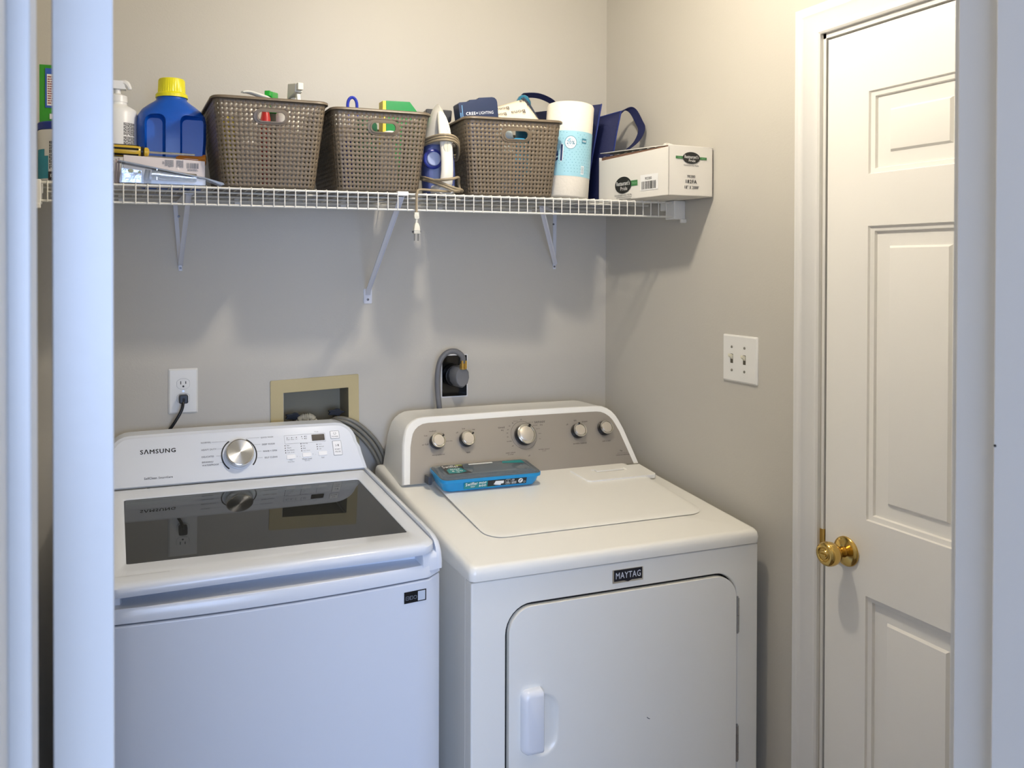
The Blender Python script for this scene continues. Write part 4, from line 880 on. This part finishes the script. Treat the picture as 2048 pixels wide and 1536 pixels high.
for dz in (0, .0065, .013): b.tube([Mi @ Vector(p) for p in [(-.046, .012, .118+dz), (-.044, -.030, .128+dz), (-.020, -.083, .134+dz), (.012, -.090, .133+dz), (.038, -.062, .124+dz), (.051, -.020, .104+dz), (.050, .014, .095+dz), (.0, .022, .11+dz), (-.046, .012, .118+dz)]], .0033, 8, smooth=5)
for dz in (0, .0065): b.tube([Mi @ Vector(p) for p in [(-.049, .012, .046+dz), (-.030, -.060, .030+dz), (0, -.086, .014+dz), (.020, -.088, .006+dz), (.040, -.074, .010), (.052, -.045, .008), (.055, -.02, .012)]], .0033, 8, smooth=5)
b.tube([Mi @ Vector(p) for p in [(-.044, -.02, .040), (-.020, -.078, .034), (.012, -.092, .036), (.038, -.060, .042), (.050, -.02, .030), (.056, -.015, .010)]], .0036, 8, smooth=5)
b.tube([(.842, 2.005, 1.750), (.80, 1.975, 1.747), (.745, 1.956, 1.747), (.712, 1.9485, 1.7465), (.7035, 1.9455, 1.738), (.7020, 1.945, 1.715), (.7020, 1.945, 1.690)], .0030, 8, smooth=5)
ic = b.build('cord', taupe, iron, smooth=60)
b = MB(); Fp = FRONT((.702, 1.945, 0)); 
b.loft([[(-.0055, 1.690, -.004), (.0055, 1.690, -.004), (.0055, 1.690, .004), (-.0055, 1.690, .004)], [(-.007, 1.683, -.005), (.0055, 1.683, -.005), (.0055, 1.683, .005), (-.007, 1.683, .005)], [(-.0065, 1.676, -.005), (.006, 1.676, -.005), (.006, 1.676, .005), (-.0065, 1.676, .005)], [(-.0035, 1.672, -.004), (.0035, 1.672, -.004), (.0035, 1.672, .004), (-.0035, 1.672, .004)]], 0, Fp)
b.tube([(.702, 1.945, 1.673), (.702, 1.945, 1.662)], [.0036, .0034], 8)
b.loft([[(-.0035, 1.664, -.004), (.0035, 1.664, -.004), (.0035, 1.664, .004), (-.0035, 1.664, .004)], [(-.0065, 1.657, -.006), (.0065, 1.657, -.006), (.0065, 1.657, .006), (-.0065, 1.657, .006)], [(-.0085, 1.641, -.0065), (.0085, 1.641, -.0065), (.0085, 1.641, .0065), (-.0085, 1.641, .0065)], [(-.0085, 1.637, -.0065), (.0085, 1.637, -.0065), (.0085, 1.637, .0065), (-.0085, 1.637, .0065)]], 0, Fp)
pg = b.build('plug', mat('plug_ivory', 'DAD6C6', .35), ic, bevel=.0015)
b = MB(); b.box(.6965, .6980, 1.942, 1.948, 1.620, 1.638); b.box(.7060, .7075, 1.942, 1.948, 1.620, 1.638); b.build('prong', steel, pg)
b = MB(); b.ringp(rr(-.0095, .0095, 1.640, 1.6445, .001, 2), rr(-.0086, .0086, 1.6405, 1.644, .001, 2), -.007, .007, Fp); b.build('plug_rib', greyrub, pg)

# ------------------------------------------------------------------ paper towel roll
pt = thing('paper_towel_roll', 'wrapped white paper towel roll with a light blue dotted band, right of the baskets', 'paper towel', (1.205, 2.085, ZS))
Mr = Matrix.Translation((1.1945, 2.080, ZS+.0045)) @ Matrix.Rotation(radians(4.2), 4, 'Y'); RR_ = .0655
paper = mat('paper_cream', 'EFE7D6', .85, bump=.5, bscale=120, var=.02)
b = MB(Mr); b.lathe([(RR_-.004, .001), (RR_, .005), (RR_, .258), (RR_-.003, .264), (RR_-.010, .267), (.024, .267), (.022, .255)], None, 64); b.build('roll', paper, pt, smooth=50)
def cyl_patch(mb, a0, a1, z0, z1, r, mi=0, n=10, M=None):
    vs = [(r*sin(a0+(a1-a0)*k/n), -r*cos(a0+(a1-a0)*k/n), z) for z in (z0, z1) for k in range(n+1)]; mb.add(vs, [(k, k+1, n+2+k, n+1+k) for k in range(n)], mi, M)
def cyl_text(mb, s_, a, z, h, wdt, r, mi=0, bold=.02, mirror=False):
    vs, fs, x0, x1, y0, y1 = text_data(s_, bold); mb.add([((r+v.z)*sin(a+((v.x-x0)/(x1-x0)-.5)*wdt/r), -(r+v.z)*cos(a+((v.x-x0)/(x1-x0)-.5)*wdt/r), z+(v.y-y0)/(y1-y0)*h) for v in vs], fs, mi)
b = MB(Mr); b.lathe([(RR_+.0006, .058), (RR_+.0006, .183)], None, 64, cap=False); wr = b.build('wrap_band', mat('aqua_film', '9CCBD8', .3, var=.04, scale=20), pt, smooth=50)
A0 = -.55   # the angle that faces the camera
b = MB(Mr)
for ring in range(1, 14):
    rr_ = .012+ring*.0088
    for k in range(int(rr_*2*pi/.0088)):
        a = k/int(rr_*2*pi/.0088)*2*pi; x_, z_ = rr_*cos(a), .07+rr_*sin(a)
        if .062 < z_ < .179 and -.085 < x_ < .10:
            an = A0+(x_+.0)/RR_-.35; r_ = RR_+.0009
            if not (-.16 < an-A0 < .42 and .130 < z_ < .176): b.add([(r_*sin(an+dx/RR_), -r_*cos(an+dx/RR_), z_+dz) for dx, dz in ((-.0011, 0), (0, -.0011), (.0011, 0), (0, .0011))], [(0, 1, 2, 3)], 0)
cyl_patch(b, A0-.10, A0+.36, .132, .172, RR_+.0008, 3)
def cyl_ell(mb, a, z, ra, rz, r, mi): mb.add([(r*sin(a+ra/RR_*cos(t)), -r*cos(a+ra/RR_*cos(t)), z+rz*sin(t)) for t in [2*pi*k/28 for k in range(28)]], [tuple(range(28))], mi)
cyl_ell(b, A0+.14, .150, .0165, .0185, RR_+.0012, 0); cyl_ell(b, A0+.14, .150, .0150, .0170, RR_+.0015, 1)
cyl_text(b, '20%', A0+.14, .1445, .0105, .0225, RR_+.0019, 0, .03); cyl_text(b, 'MORE SHEETS', A0+.14, .1575, .0022, .015, RR_+.0019); cyl_text(b, 'PER ROLL', A0+.14, .1395, .0022, .015, RR_+.0019)
cyl_text(b, 'el', A0-.40, .096, .050, .034, RR_+.0012, 1, .09); cyl_text(b, 'el', A0-.40, .098, .046, .031, RR_+.0016, 2, .03)
cyl_patch(b, A0-.75, A0-.50, .080, .090, RR_+.0013, 2)
cyl_patch(b, A0+.62, A0+.86, .150, .164, RR_+.0014, 0); cyl_text(b, 'KIRKLAND', A0+.74, .154, .005, .012, RR_+.0018, 1)
cyl_patch(b, A0+.66, A0+.82, .065, .088, RR_+.0013, 1)
for k in range(7): cyl_patch(b, A0+.67+k*.02, A0+.678+k*.02, .067, .086, RR_+.0017, 0, 1)
b.build('band_print', [mat('teal_dots', '3E7E94', .4, var=0), mat('print_white', 'F0F1EE', .4, var=0), mat('print_navy', '26385F', .4, var=0), MATS['aqua_film']], wr, smooth=0)

# ------------------------------------------------------------------ navy tote
navyf = mat('navy_nonwoven', '0D1745', .75, bump=.35, bscale=400, var=.08, scale=30)
tote = thing('tote_bag', 'navy fabric tote bag standing folded between the paper towel roll and the white carton', 'bag', (1.36, 2.2, ZS))
zb = ZS+.001
FLb, FRb, BRb, BLb = (1.292, 2.135), (1.378, 2.128), (1.400, 2.325), (1.268, 2.325)
FLt, FRt, BRt, BLt = (1.318, 2.085, 2.024), (1.402, 2.112, 2.014), (1.435, 2.325, 2.02), (1.225, 2.325, 2.035)
def side(a, t, n=8, bow=(0, 0), k=.01):
    return [(a[0]+(t[0]-a[0])*i/n+bow[0]*k*sin(pi*i/n), a[1]+(t[1]-a[1])*i/n+bow[1]*k*sin(pi*i/n), zb+(t[2]-zb)*i/n) for i in range(n+1)]
L_ = side(FLb, FLt, 8, (.6, 1)); Rr_ = side(FRb, FRt, 8, (-1, 0)); Mg = side((1.335, 2.21), (1.350, 2.24, 2.000), 8, (0, 1), .02); BR_ = side(BRb, BRt); BL_ = side(BLb, BLt)
b = MB()
cols__ = [BL_, L_, Mg, Rr_, BR_, BL_]
for A_, B_ in zip(cols__[:-1], cols__[1:]):
    b.add(A_+B_, [(i, i+1, 10+i, 9+i) for i in range(8)])
b.add([(*BLb, zb), (*FLb, zb), (1.335, 2.21, zb), (*FRb, zb), (*BRb, zb)], [(0, 1, 2, 3, 4)])
b.build('bag_body', navyf, tote, smooth=40, solid=.0016)
b = MB()
for A_ in (L_, Rr_): b.tube(A_, .0022, 6)
b.tube([Vector(L_[-1]), Vector(Mg[-1]), Vector(Rr_[-1])], .0014, 6); b.build('seam', mat('navy_piping', '1C2E72', .6), tote, smooth=60)
b = MB(); b.strip(curve_pts([(1.408, 2.20, 1.965), (1.428, 2.17, 2.012), (1.446, 2.15, 2.030), (1.462, 2.14, 2.022), (1.476, 2.13, 1.990), (1.479, 2.12, 1.965), (1.462, 2.12, 1.930), (1.432, 2.13, 1.902), (1.408, 2.14, 1.885)]), .024, .0022, (.35, -.8, .25))
b.build('handle', navyf, tote, smooth=60)
b = MB(); b.strip(curve_pts([(1.29, 2.27, 2.03), (1.245, 2.24, 2.052), (1.19, 2.22, 2.063), (1.14, 2.21, 2.060), (1.115, 2.20, 2.048), (1.10, 2.21, 2.00)]), .018, .0022, (0, -.75, .6)); b.build('handle', navyf, tote, smooth=60)

# ------------------------------------------------------------------ white carton on the right end
cb_ = thing('foodservice_film_box', 'open white cardboard carton with black oval logos at the right end of the shelf', 'box', (1.41, 1.97, ZS))
card = mat('white_card', 'E3DFD6', .6, var=.015)
Mb = Matrix.Translation((1.3485, 1.8137, ZS)) @ Matrix.Rotation(radians(4), 4, 'Z'); BW, BL2, BH = .1475, .300, .131
b = MB(Mb); b.box(0, .0015, 0, BL2, 0, .113); 
b.v = []; b.f = []; b.m = []
t_ = .003
b.box(0, BW, 0, BL2, 0, t_); b.box(0, BW, 0, t_, 0, BH); b.box(BW-t_, BW, 0, BL2, 0, BH); b.box(0, BW, BL2-t_, BL2, 0, BH)
b.loft([[(0, 0, 0), (t_, 0, 0), (t_, BL2, 0), (0, BL2, 0)], [(0, 0, BH-.004), (t_, 0, BH-.004), (t_, BL2, BH-.010), (0, BL2, BH-.010)]])
b.build('carton', card, cb_, bevel=.0008)
b = MB(Mb); b.loft([[(.002, .004, BH-.001), (BW, -.001, BH-.0015), (BW, BL2, BH+.016), (.004, BL2, BH+.012)], [(.002, .004, BH+.0015), (BW, -.001, BH+.0005), (BW, BL2, BH+.018), (.004, BL2, BH+.014)]])
b.tube([(.05, .07, BH+.006), (.065, .09, BH+.014), (.085, .10, BH+.016), (.10, .08, BH+.009)], [.004, .006, .006, .003], 8, smooth=3); b.build('lid_flap', card, cb_, bevel=.0008)
b = MB(Mb)
for k in range(9): b.add([(.004, .012+k*.032, BH+.001), (-.0012, .020+k*.032, BH-.001), (.004, .028+k*.032, BH+.001)], [(0, 1, 2)])
b.box(.0032, .0045, .006, BL2-.01, BH-.012, BH-.001, 1); b.build('cutter_strip', [card, mat('rusty_metal', '7A5A48', .5)], cb_, smooth=0)
Fe = Mb @ FRONT((0, 0, 0)); Fl = Mb @ frame((0, 0, 0), (0, -1, 0), (0, 0, 1)); black = mat('carton_black', '20211F', .55, var=0); green = mat('carton_green', '3F7A45', .55, var=0)
b = MB(); rectf(b, .022, .126, .0965, .1035, Fe, .0012, 1); discf(b, .074, .1, .029, .0155, Fe, .0014, 0); b.text('Restaurant\u2019s', Fe, h=.0088, w=.046, x=.074, y=.0985, depth=.0018, align='c', mi=2, bold=.01); b.text('Pride', Fe, h=.0072, w=.022, x=.076, y=.0895, depth=.0018, align='c', mi=2)
b.text('FRESH', Fe, h=.003, x=.034, y=.0985, depth=.0016, align='c', mi=3); b.text('FRESH', Fe, h=.003, x=.115, y=.0985, depth=.0016, align='c', mi=3)
b.text('FOODSERVICE FILMs', Fe, h=.0038, w=.050, x=.074, y=.0785, depth=.0012, align='c'); b.text('90380', Fe, h=.0075, w=.026, x=.074, y=.048, depth=.0012, align='c', bold=.02); b.text('182FA', Fe, h=.0095, w=.037, x=.074, y=.0335, depth=.0012, align='c', bold=.03); b.text('18" X 2000\u2019', Fe, h=.0085, w=.048, x=.076, y=.019, depth=.0012, align='c', bold=.03)
b.build('printing', [black, green, mat('carton_white', 'F0EFEA', .5, var=0), mat('carton_pale_green', '8DB890', .5, var=0), mat('sticker_white', 'EEEDEA', .5, var=0)], cb_, smooth=0); b = MB()
LX = -.186
rectf(b, LX+.02, LX+.062, .0365, .0515, Fl, .0012, 1); discf(b, LX, .042, .036, .0235, Fl, .0014, 0); b.text('Restaurant\u2019s', Fl, h=.012, w=.058, x=LX, y=.041, depth=.0018, align='c', mi=2, bold=.01); b.text('Pride', Fl, h=.0105, w=.030, x=LX+.004, y=.027, depth=.0018, align='c', mi=2)
b.text('FRESH', Fl, h=.005, w=.020, x=LX+.049, y=.0415, depth=.0016, align='c', mi=3)
b.text('FOODSERVICE FILMs', Fl, h=.0055, w=.075, x=LX+.0, y=.0110, depth=.0012, align='c'); rectf(b, LX-.03, LX+.037, .0075, .0085, Fl, .0012); rectf(b, LX-.03, LX+.035, .003, .004, Fl, .0012)
rectf(b, -.112, -.040, .020, .062, Fl, .0010, 4); b.text('90380', Fl, h=.0078, w=.027, x=-.079, y=.0475, depth=.0014, align='c', bold=.01); barcode(b, -.107, -.047, .023, .044, Fl, .0014)
b.build('printing', [black, green, mat('carton_white', 'F0EFEA', .5, var=0), mat('carton_pale_green', '8DB890', .5, var=0), mat('sticker_white', 'EEEDEA', .5, var=0)], cb_, smooth=0)

# ------------------------------------------------------------------ left end of the shelf
jug = thing('detergent_jug', 'large blue detergent jug with a ribbed yellow cap', 'jug', (.137, 2.15, ZS))
bluep = mat('jug_blue', '0B4FAE', .28, var=.02)
def jring(z, w, d, x=.136, y=2.16, n=32, p=2.6):
    return [(x+w*(1 if cos(a) >= 0 else -1)*abs(cos(a))**(2/p), y+d*(1 if sin(a) >= 0 else -1)*abs(sin(a))**(2/p), z) for a in [2*pi*k/n for k in range(n)]]
b = MB(); b.loft([jring(z, w, d, p=2.6 if z < 1.93 else 2.0) for z, w, d in ((ZS+.001, .068, .050), (ZS+.008, .075, .056), (1.80, .078, .058), (1.86, .082, .060), (1.905, .083, .060), (1.925, .080, .057), (1.940, .070, .050), (1.951, .056, .043), (1.958, .045, .040), (1.964, .037, .036), (1.975, .0355, .0355))])
jb = b.build('body', bluep, jug, smooth=60)
# grip hollows left and right of the raised centre handle
for x0, x1 in ((.068, .120), (.150, .222)):
    c = MB(FRONT((0, 2.105, 0))); c.loft([[(x, y, .03) for x, y in rr(x0, x1, 1.800, 1.928, .018, 6)], [(x, y, -.012) for x, y in rr(x0+.003, x1-.003, 1.806, 1.920, .016, 6)], [(x, y, -.018) for x, y in rr(x0+.008, x1-.008, 1.812, 1.914, .012, 6)]]); cut(jb, c)
for p in jb.data.polygons: p.use_smooth = True
jb.data.set_sharp_from_angle(angle=radians(40))
b = MB(Matrix.Translation((.136, 2.16, 0))); yel = mat('cap_yellow', 'E6DC1E', .35, var=.02); n = 72
b.loft([[((r-(.0009 if (k % 2 and rib) else 0))*cos(2*pi*k/n), (r-(.0009 if (k % 2 and rib) else 0))*sin(2*pi*k/n), z) for k in range(n)] for r, z, rib in ((.0385, 1.9705, 0), (.0385, 1.978, 0), (.0355, 1.981, 0), (.0330, 1.983, 1), (.0318, 2.013, 1), (.0300, 2.0165, 0), (.010, 2.0175, 0))]); b.build('cap', yel, jug, smooth=25)
# pump bottle
pb = thing('pump_bottle', 'white pump bottle with fine dark print beside the blue jug', 'bottle', (.012, 2.15, ZS))
whb = mat('bottle_white', 'E6E5E3', .35); b = MB(Matrix.Translation((.010, 2.165, 0))); b.lathe([(.044, ZS+.001), (.046, ZS+.006), (.046, 1.922), (.043, 1.934), (.030, 1.942), (.0225, 1.946), (.0215, 1.966)], None, 40); b.build('body', whb, pb, smooth=50)
b = MB(Matrix.Translation((.010, 2.165, 0))); b.lathe([(.0235, 1.952), (.0225, 1.968), (.012, 1.972), (.008, 1.974), (.008, 1.985)], None, 28); b.loft([[(-.022, -.012, 1.985), (.020, -.012, 1.984), (.020, .012, 1.984), (-.022, .012, 1.985)], [(-.024, -.014, 2.004), (.012, -.014, 2.004), (.012, .014, 2.004), (-.024, .014, 2.004)]])
b.tube([(.0, 0, 1.995), (.018, -.006, 1.999), (.026, -.010, 1.990), (.028, -.010, 1.984)], [.010, .009, .006, .005], 10, smooth=3); b.build('pump', whb, pb, bevel=.002)
b = MB(Matrix.Translation((.010, 2.165, 0)))
rnd = random.Random(5)
for k in range(9):
    a = .30+k*.075
    for z0, z1 in ((1.845, 1.866), (1.868, 1.899)):
        z = z1
        while z > z0+.003: l = .002+.005*rnd.random(); cyl_patch(b, a, a+.045, max(z-l, z0), z, .0463, 0, 1); z -= l*1.2
b.build('fine_print', ink, pb, smooth=0)
# carton with barcode
ct = thing('hardware_carton', 'flat white carton with fine print and a barcode lying in front of the blue jug', 'box', (.112, 2.05, ZS))
b = MB(); b.loft([[(.022, 2.030, ZS+.0005), (.203, 2.030, ZS+.0005), (.203, 2.090, ZS+.0005), (.022, 2.090, ZS+.0005)], [(.022, 2.030, 1.8105), (.203, 2.030, 1.8035), (.203, 2.090, 1.8035), (.022, 2.090, 1.8105)]]); b.build('carton', mat('pinkish_card', 'D6CDCB', .6), ct, bevel=.001)
F = FRONT((0, 2.030, 0)); b = MB(); barcode(b, .161, .189, 1.785, 1.798, F, .0012); greek(b, .112, .132, 1.786, 1.803, 8, F, .0012, 0, 3, True); greek(b, .138, .154, 1.786, 1.803, 6, F, .0012, 0, 4, True); b.text('B', F, h=.006, x=.107, y=1.793, depth=.0012); greek(b, .163, .188, 1.779, 1.784, 2, F, .0012, 0, 8)
b.build('printing', greyink, ct, smooth=0)
# blister pack
bl = thing('blister_pack', 'clear plastic blister pack with shiny metal hardware, leaning at the shelf edge', 'packet', (.112, 1.99, ZS))
b = MB(FRONT((0, 1.996, 0))); b.loft([[(.012, ZS+.001, -.020), (.205, ZS+.001, -.020), (.205, 1.762, -.020), (.018, 1.792, -.020)], [(.012, ZS+.001, .010), (.200, ZS+.001, .010), (.200, 1.756, .010), (.018, 1.784, .010)]]); b.build('shell', clearpl, bl, smooth=0)
b = MB(FRONT((0, 1.996, 0))); b.prism([(.008, 1.7905), (.012, 1.7935), (.200, 1.7605), (.240, 1.750), (.243, 1.7455), (.236, 1.7435), (.200, 1.757)], -.022, .013); b.build('flange', clear('milky_edge', (.62, .68, .78), .35, .15), bl, bevel=.001)
b = MB(FRONT((0, 2.000, 0))); b.tube([(.082, 1.766, .0), (.100, 1.766, .0)], .0125, 12); b.tube([(.100, 1.765, 0), (.180, 1.760, 0)], [.0115, .0095], 12); b.box(.092, .094, 1.752, 1.780, -.01, .01); b.build('metal_part', chrome, bl, smooth=40)
b = MB(FRONT((0, 2.000, 0))); b.prism([(.018, 1.745), (.060, 1.745), (.060, 1.772), (.018, 1.777)], -.004, .005); b.build('foil_pouch', mat('foil', 'D2D6E2', .2, metal=.85, bump=1, bscale=60), bl)
b = MB(FRONT((0, 1.9945, 0))); discf(b, .037, 1.771, .006, .004, ID, .001); discf(b, .056, 1.769, .003, .003, ID, .001); b.build('yellow_mark', mat('sticker_yellow', 'E6D34A', .5), bl, smooth=0)
b = MB(FRONT((0, 2.000, 0))); b.tube([(.070, 1.752, 0), (.074, 1.775, 0)], .006, 10); b.tube([(.066, 1.748, .0), (.080, 1.748, .0)], .005, 10); b.build('brass_part', mat('dull_brass', '6B5A3A', .35, metal=.8), bl, smooth=40)
b = MB(); 
for k in range(5): b.box(-.012+k*.0055, -.0082+k*.0055, 2.005, 2.075, ZS+.0005, 1.788+.003*k)
tag(b.build('folded_cards', mat('mauve_card', '9E8D8B', .6, var=.1)), 'bundle of greyish mauve folded cards at the left end behind the blister pack', 'cards')
# two screwdrivers resting on the carton
sd = thing('screwdriver', 'screwdriver with a yellow and black handle and a bright steel shaft on the white carton', 'screwdriver', (.08, 2.06, 1.82))
FX = frame((0, 2.062, 1.8245), (1, -.06, -.028), (0, 0, 1)); b = MB(FX @ Matrix.Rotation(pi/2, 4, 'Y'))
b.lathe([(.008, -.05), (.0135, -.045), (.0135, .050), (.0115, .060), (.0065, .064)], None, 24); gr = b.build('grip', mat('grip_yellow', 'C9A93A', .3), sd, smooth=50)
b = MB(FX @ Matrix.Rotation(pi/2, 4, 'Y'))
for k in range(6): a = 2*pi*k/6+.26; b.box(-.0022, .0022, -.0016, .0016, -.044, .056, 0, Matrix.Rotation(a, 4, 'Z') @ Matrix.Translation((0, -.0130, 0)))
b.lathe([(.0064, .060), (.0120, .0615), (.0120, .066), (.0060, .0675)], None, 20); b.build('black_stripes', blackpl, gr)
b = MB(FX @ Matrix.Rotation(pi/2, 4, 'Y')); b.lathe([(.006, .066), (.0105, .069), (.0105, .076), (.006, .079)], None, 20); b.build('ferrule', mat('grip_yellow', ''), sd, smooth=50)
b = MB(FX @ Matrix.Rotation(pi/2, 4, 'Y')); b.cyl(.0026, .078, .182, None, 10); b.build('shaft', chrome, sd)
sd = thing('screwdriver', 'screwdriver with a clear amber handle lying behind the carton barcode', 'screwdriver', (.17, 2.07, 1.81))
FX = frame((0, 2.078, 1.8175), (1, 0, -.03), (0, 0, 1)); b = MB(FX @ Matrix.Rotation(pi/2, 4, 'Y')); b.lathe([(.004, .140), (.0085, .150), (.0080, .165), (.0088, .190), (.0100, .200), (.0135, .203), (.0140, .208), (.010, .210)], None, 20)
b.build('grip', mat('amber_plastic', 'B06A14', .15), sd, smooth=50)
b = MB(FX @ Matrix.Rotation(pi/2, 4, 'Y')); b.cyl(.0024, .045, .142, None, 10); b.build('shaft', steel, sd)
# wipes jar and green box seen through the gap beside the opened door
wj = thing('cleaning_wipes_jar', 'white jar with dark blue lid at the far left end of the shelf', 'jar', (-.108, 2.06, ZS))
b = MB(Matrix.Translation((-.108, 2.062, 0))); b.lathe([(.048, ZS+.001), (.050, ZS+.005), (.050, 1.842), (.0505, 1.843), (.0505, 1.858), (.047, 1.860)], None, 40); b.build('body', whb, wj, smooth=40)
b = MB(Matrix.Translation((-.108, 2.062, 0))); b.lathe([(.0515, 1.859), (.0515, 1.874), (.049, 1.8765), (.01, 1.877)], None, 40); b.build('lid', mat('lid_blue', '0E2E8C', .35), wj, smooth=40)
b = MB(Matrix.Translation((-.108, 2.062, 0))); cyl_patch(b, -1.4, -.55, 1.750, 1.80, .0503, 1, 8); cyl_patch(b, -1.35, -.75, 1.80, 1.815, .0503, 1, 6)
rnd = random.Random(9)
for k in range(9):
    a = -.50+k*.07; z = 1.832
    while z > 1.775: l = .003+.006*rnd.random(); cyl_patch(b, a, a+.04, z-l, z, .0506, 0, 1); z -= l*1.25
cyl_patch(b, -.55, .35, 1.746, 1.765, .0506, 2, 6)
vs, fs, x0, x1, y0, y1 = text_data('KIRKLAND', .02); b.add([((.0511+v.z)*sin(-.45+(v.x-x0)/(x1-x0)*.038/.051), -(.0511+v.z)*cos(-.45+(v.x-x0)/(x1-x0)*.038/.051), 1.752+(v.y-y0)/(y1-y0)*.008) for v in vs], fs, 3)
b.build('label', [ink, mat('teal_swirl', '2C8FA6', .4), mat('maroon_black', '241214', .4), mat('print_white', '')], wj, smooth=0)
gb = thing('green_box', 'bright green box with a blue-framed label standing on the blue jar lid', 'box', (-.12, 2.07, 1.878))
b = MB(); b.box(-.154, -.078, 2.048, 2.090, 1.8775, 2.006); b.build('carton', mat('box_green', '2F8F22', .4), gb, bevel=.001)
F = FRONT((0, 2.048, 0)); b = MB(); rectf(b, -.142, -.084, 1.910, 1.998, F, .0012, 0); rectf(b, -.1385, -.087, 1.915, 1.985, F, .0015, 1); greek(b, -.137, -.090, 1.918, 1.982, 12, F, .0018, 2, 6); rectf(b, -.133, -.10, 1.885, 1.897, F, .0012, 1)
b.build('label', [mat('label_blue', '2E57B4', .4), mat('label_white', 'E9EAE6', .4), mat('label_red', '9A4A4A', .4)], gb, smooth=0)

# ------------------------------------------------------------------ mop pad tub on the dryer
tb_ = thing('mop_pad_tub', 'blue plastic tub of wet mop pads with a clear lid, on top of the dryer', 'tub', (.93, 2.03, tz(2.03)))
FTb = frame((.788, 1.990, tz(1.990, .0028)), (1, -.02, 0), (0.02, 1, SL)); TW, TD, TH = .287, .108, .036
blu = mat('tub_blue', '0B8FCB', .3, var=.01)
def tr(i, z, r=.02): return [(x, y, z) for x, y in rr(i, TW-i, i*.8, TD-i*.8, r, 6)]
b = MB(); b.loft([tr(.020, 0, .022), tr(.012, .003, .022), tr(.008, .012, .020), tr(.0045, .027, .018), tr(.0, .028, .018), tr(.0, .036, .018), tr(.003, .0365, .016)], 0, FTb); tub = b.build('tray', blu, tb_, smooth=30)
b = MB(); b.loft([tr(.002, .0366, .016), tr(.003, .0385, .016), tr(.006, .0395, .014)], 0, FTb); b.loft([tr(.012, .0395, .014), tr(.020, .0435, .014), tr(.024, .0440, .012)], 0, FTb, cap0=False); lidc = b.build('lid', clear('lid_film', (.42, .50, .56), .28, .04, 1.6), tb_, smooth=30)
b = MB(); b.loft([[(x, y, .0368) for x, y in rr(.012, TW-.012, .010, TD-.010, .012, 4)], [(x, y, .0372) for x, y in rr(.012, TW-.012, .010, TD-.010, .012, 4)]], 0, FTb); b.build('wet_pads', mat('pad_grey_blue', '6E86A0', .5, bump=.8, bscale=50, var=.3, scale=14), tb_)
b = MB(); d_ = .0446
o_ = [(.025, .024), (.092, .024), (.080, .052), (.088, .083), (.060, .085), (.025, .085)]; b.add([(x, y, d_) for x, y in o_], [tuple(range(len(o_)))], 0, FTb)
b.add([(x, y, d_+.0002) for x, y in [(.030, .028), (.060, .026), (.082, .034), (.076, .060), (.044, .064), (.031, .052)]], [tuple(range(6))], 1, FTb); b.add([(x, y, d_+.0002) for x, y in [(.066, .079), (.084, .076), (.086, .083), (.068, .085)]], [tuple(range(4))], 2, FTb)
b.add([(x, y, d_) for x, y in [(.200, .072), (.262, .062), (.262, .084), (.206, .085)]], [tuple(range(4))], 1, FTb); b.add([(x, y, d_) for x, y in [(.105, .078), (.175, .078), (.175, .085), (.105, .085)]], [tuple(range(4))], 3, FTb)
b.text('Swiffer', FTb, h=.016, w=.046, x=.027, y=.067, depth=d_+.0005, mi=3, bold=.03); b.text('MOP', FTb, h=.009, w=.028, x=.042, y=.049, depth=d_+.0005, mi=3, bold=.05); b.text('& GO', FTb, h=.009, w=.031, x=.042, y=.037, depth=d_+.0005, mi=3, bold=.05); b.text('10', FTb, h=.006, x=.052, y=.0275, depth=d_+.0005, mi=3, bold=.04)
b.build('lid_print', [mat('lid_dark', '3A3634', .35), mat('teal_print', '1C8A8C', .35), mat('lime_print', '9CA63A', .4), mat('print_white', '')], lidc, smooth=0)
sf = frame(FTb @ Vector((0, .0036+.0008, .012)), FTb.to_3x3() @ Vector((1, 0, 0)), FTb.to_3x3() @ Vector((0, -.0028, .015)))
b = MB(); rectf(b, .062, .150, -.003, .0155, sf, .0012, 0); rectf(b, .128, .240, -.001, .0165, sf, .0016, 1)
b.text('Swiffer', sf, h=.0095, w=.034, x=.066, y=.005, depth=.0022, mi=2, bold=.03, rot=.08); b.text('WET', sf, h=.004, x=.080, y=.0005, depth=.0022, mi=2, bold=.03)
b.text('MOP', sf, h=.006, w=.0205, x=.1035, y=.0088, depth=.0022, mi=2, bold=.06); b.text('&GO', sf, h=.006, w=.0205, x=.1035, y=.0010, depth=.0022, mi=2, bold=.06)
b.add([(x, y, .0021) for x, y in [(.152, .002), (.166, .0005), (.166, .004), (.174, .005), (.174, .013), (.150, .0135), (.148, .009), (.145, .004)]], [tuple(range(8))], 2, sf)
outline(b, .1785, .194, .001, .0155, .004, .0005, sf, .0021, 2); b.text('7.5"', sf, h=.0035, x=.186, y=.0105, depth=.0022, mi=2, align='c'); greek(b, .181, .1915, .003, .009, 3, sf, .0022, 2, 4)
b.text('10', sf, h=.0055, x=.197, y=.0098, depth=.0022, mi=2, bold=.04); greek(b, .197, .211, .001, .0085, 4, sf, .0022, 2, 7)
discf(b, .2225, .0085, .0068, .0068, sf, .0021, 2); stroke(b, [(.2195, .0055), (.2225, .0105), (.2255, .0120)], .0022, sf, .0024, 1); outline(b, .232, .2365, .002, .0065, .001, .0006, sf, .0022, 2)
b.build('side_print', [MATS['teal_print'], mat('side_black', '101820', .35), mat('print_white', '')], tub, smooth=0)
b = MB(); b.box(.776, .787, 2.055, 2.085, tz(2.07, .003), tz(2.07, .026)); tag(b.build('dark_clip', mat('slate_plastic', '3C424C', .4), bevel=.003), 'small dark plastic clip wedged between the blue tub and the dryer panel', 'clip')
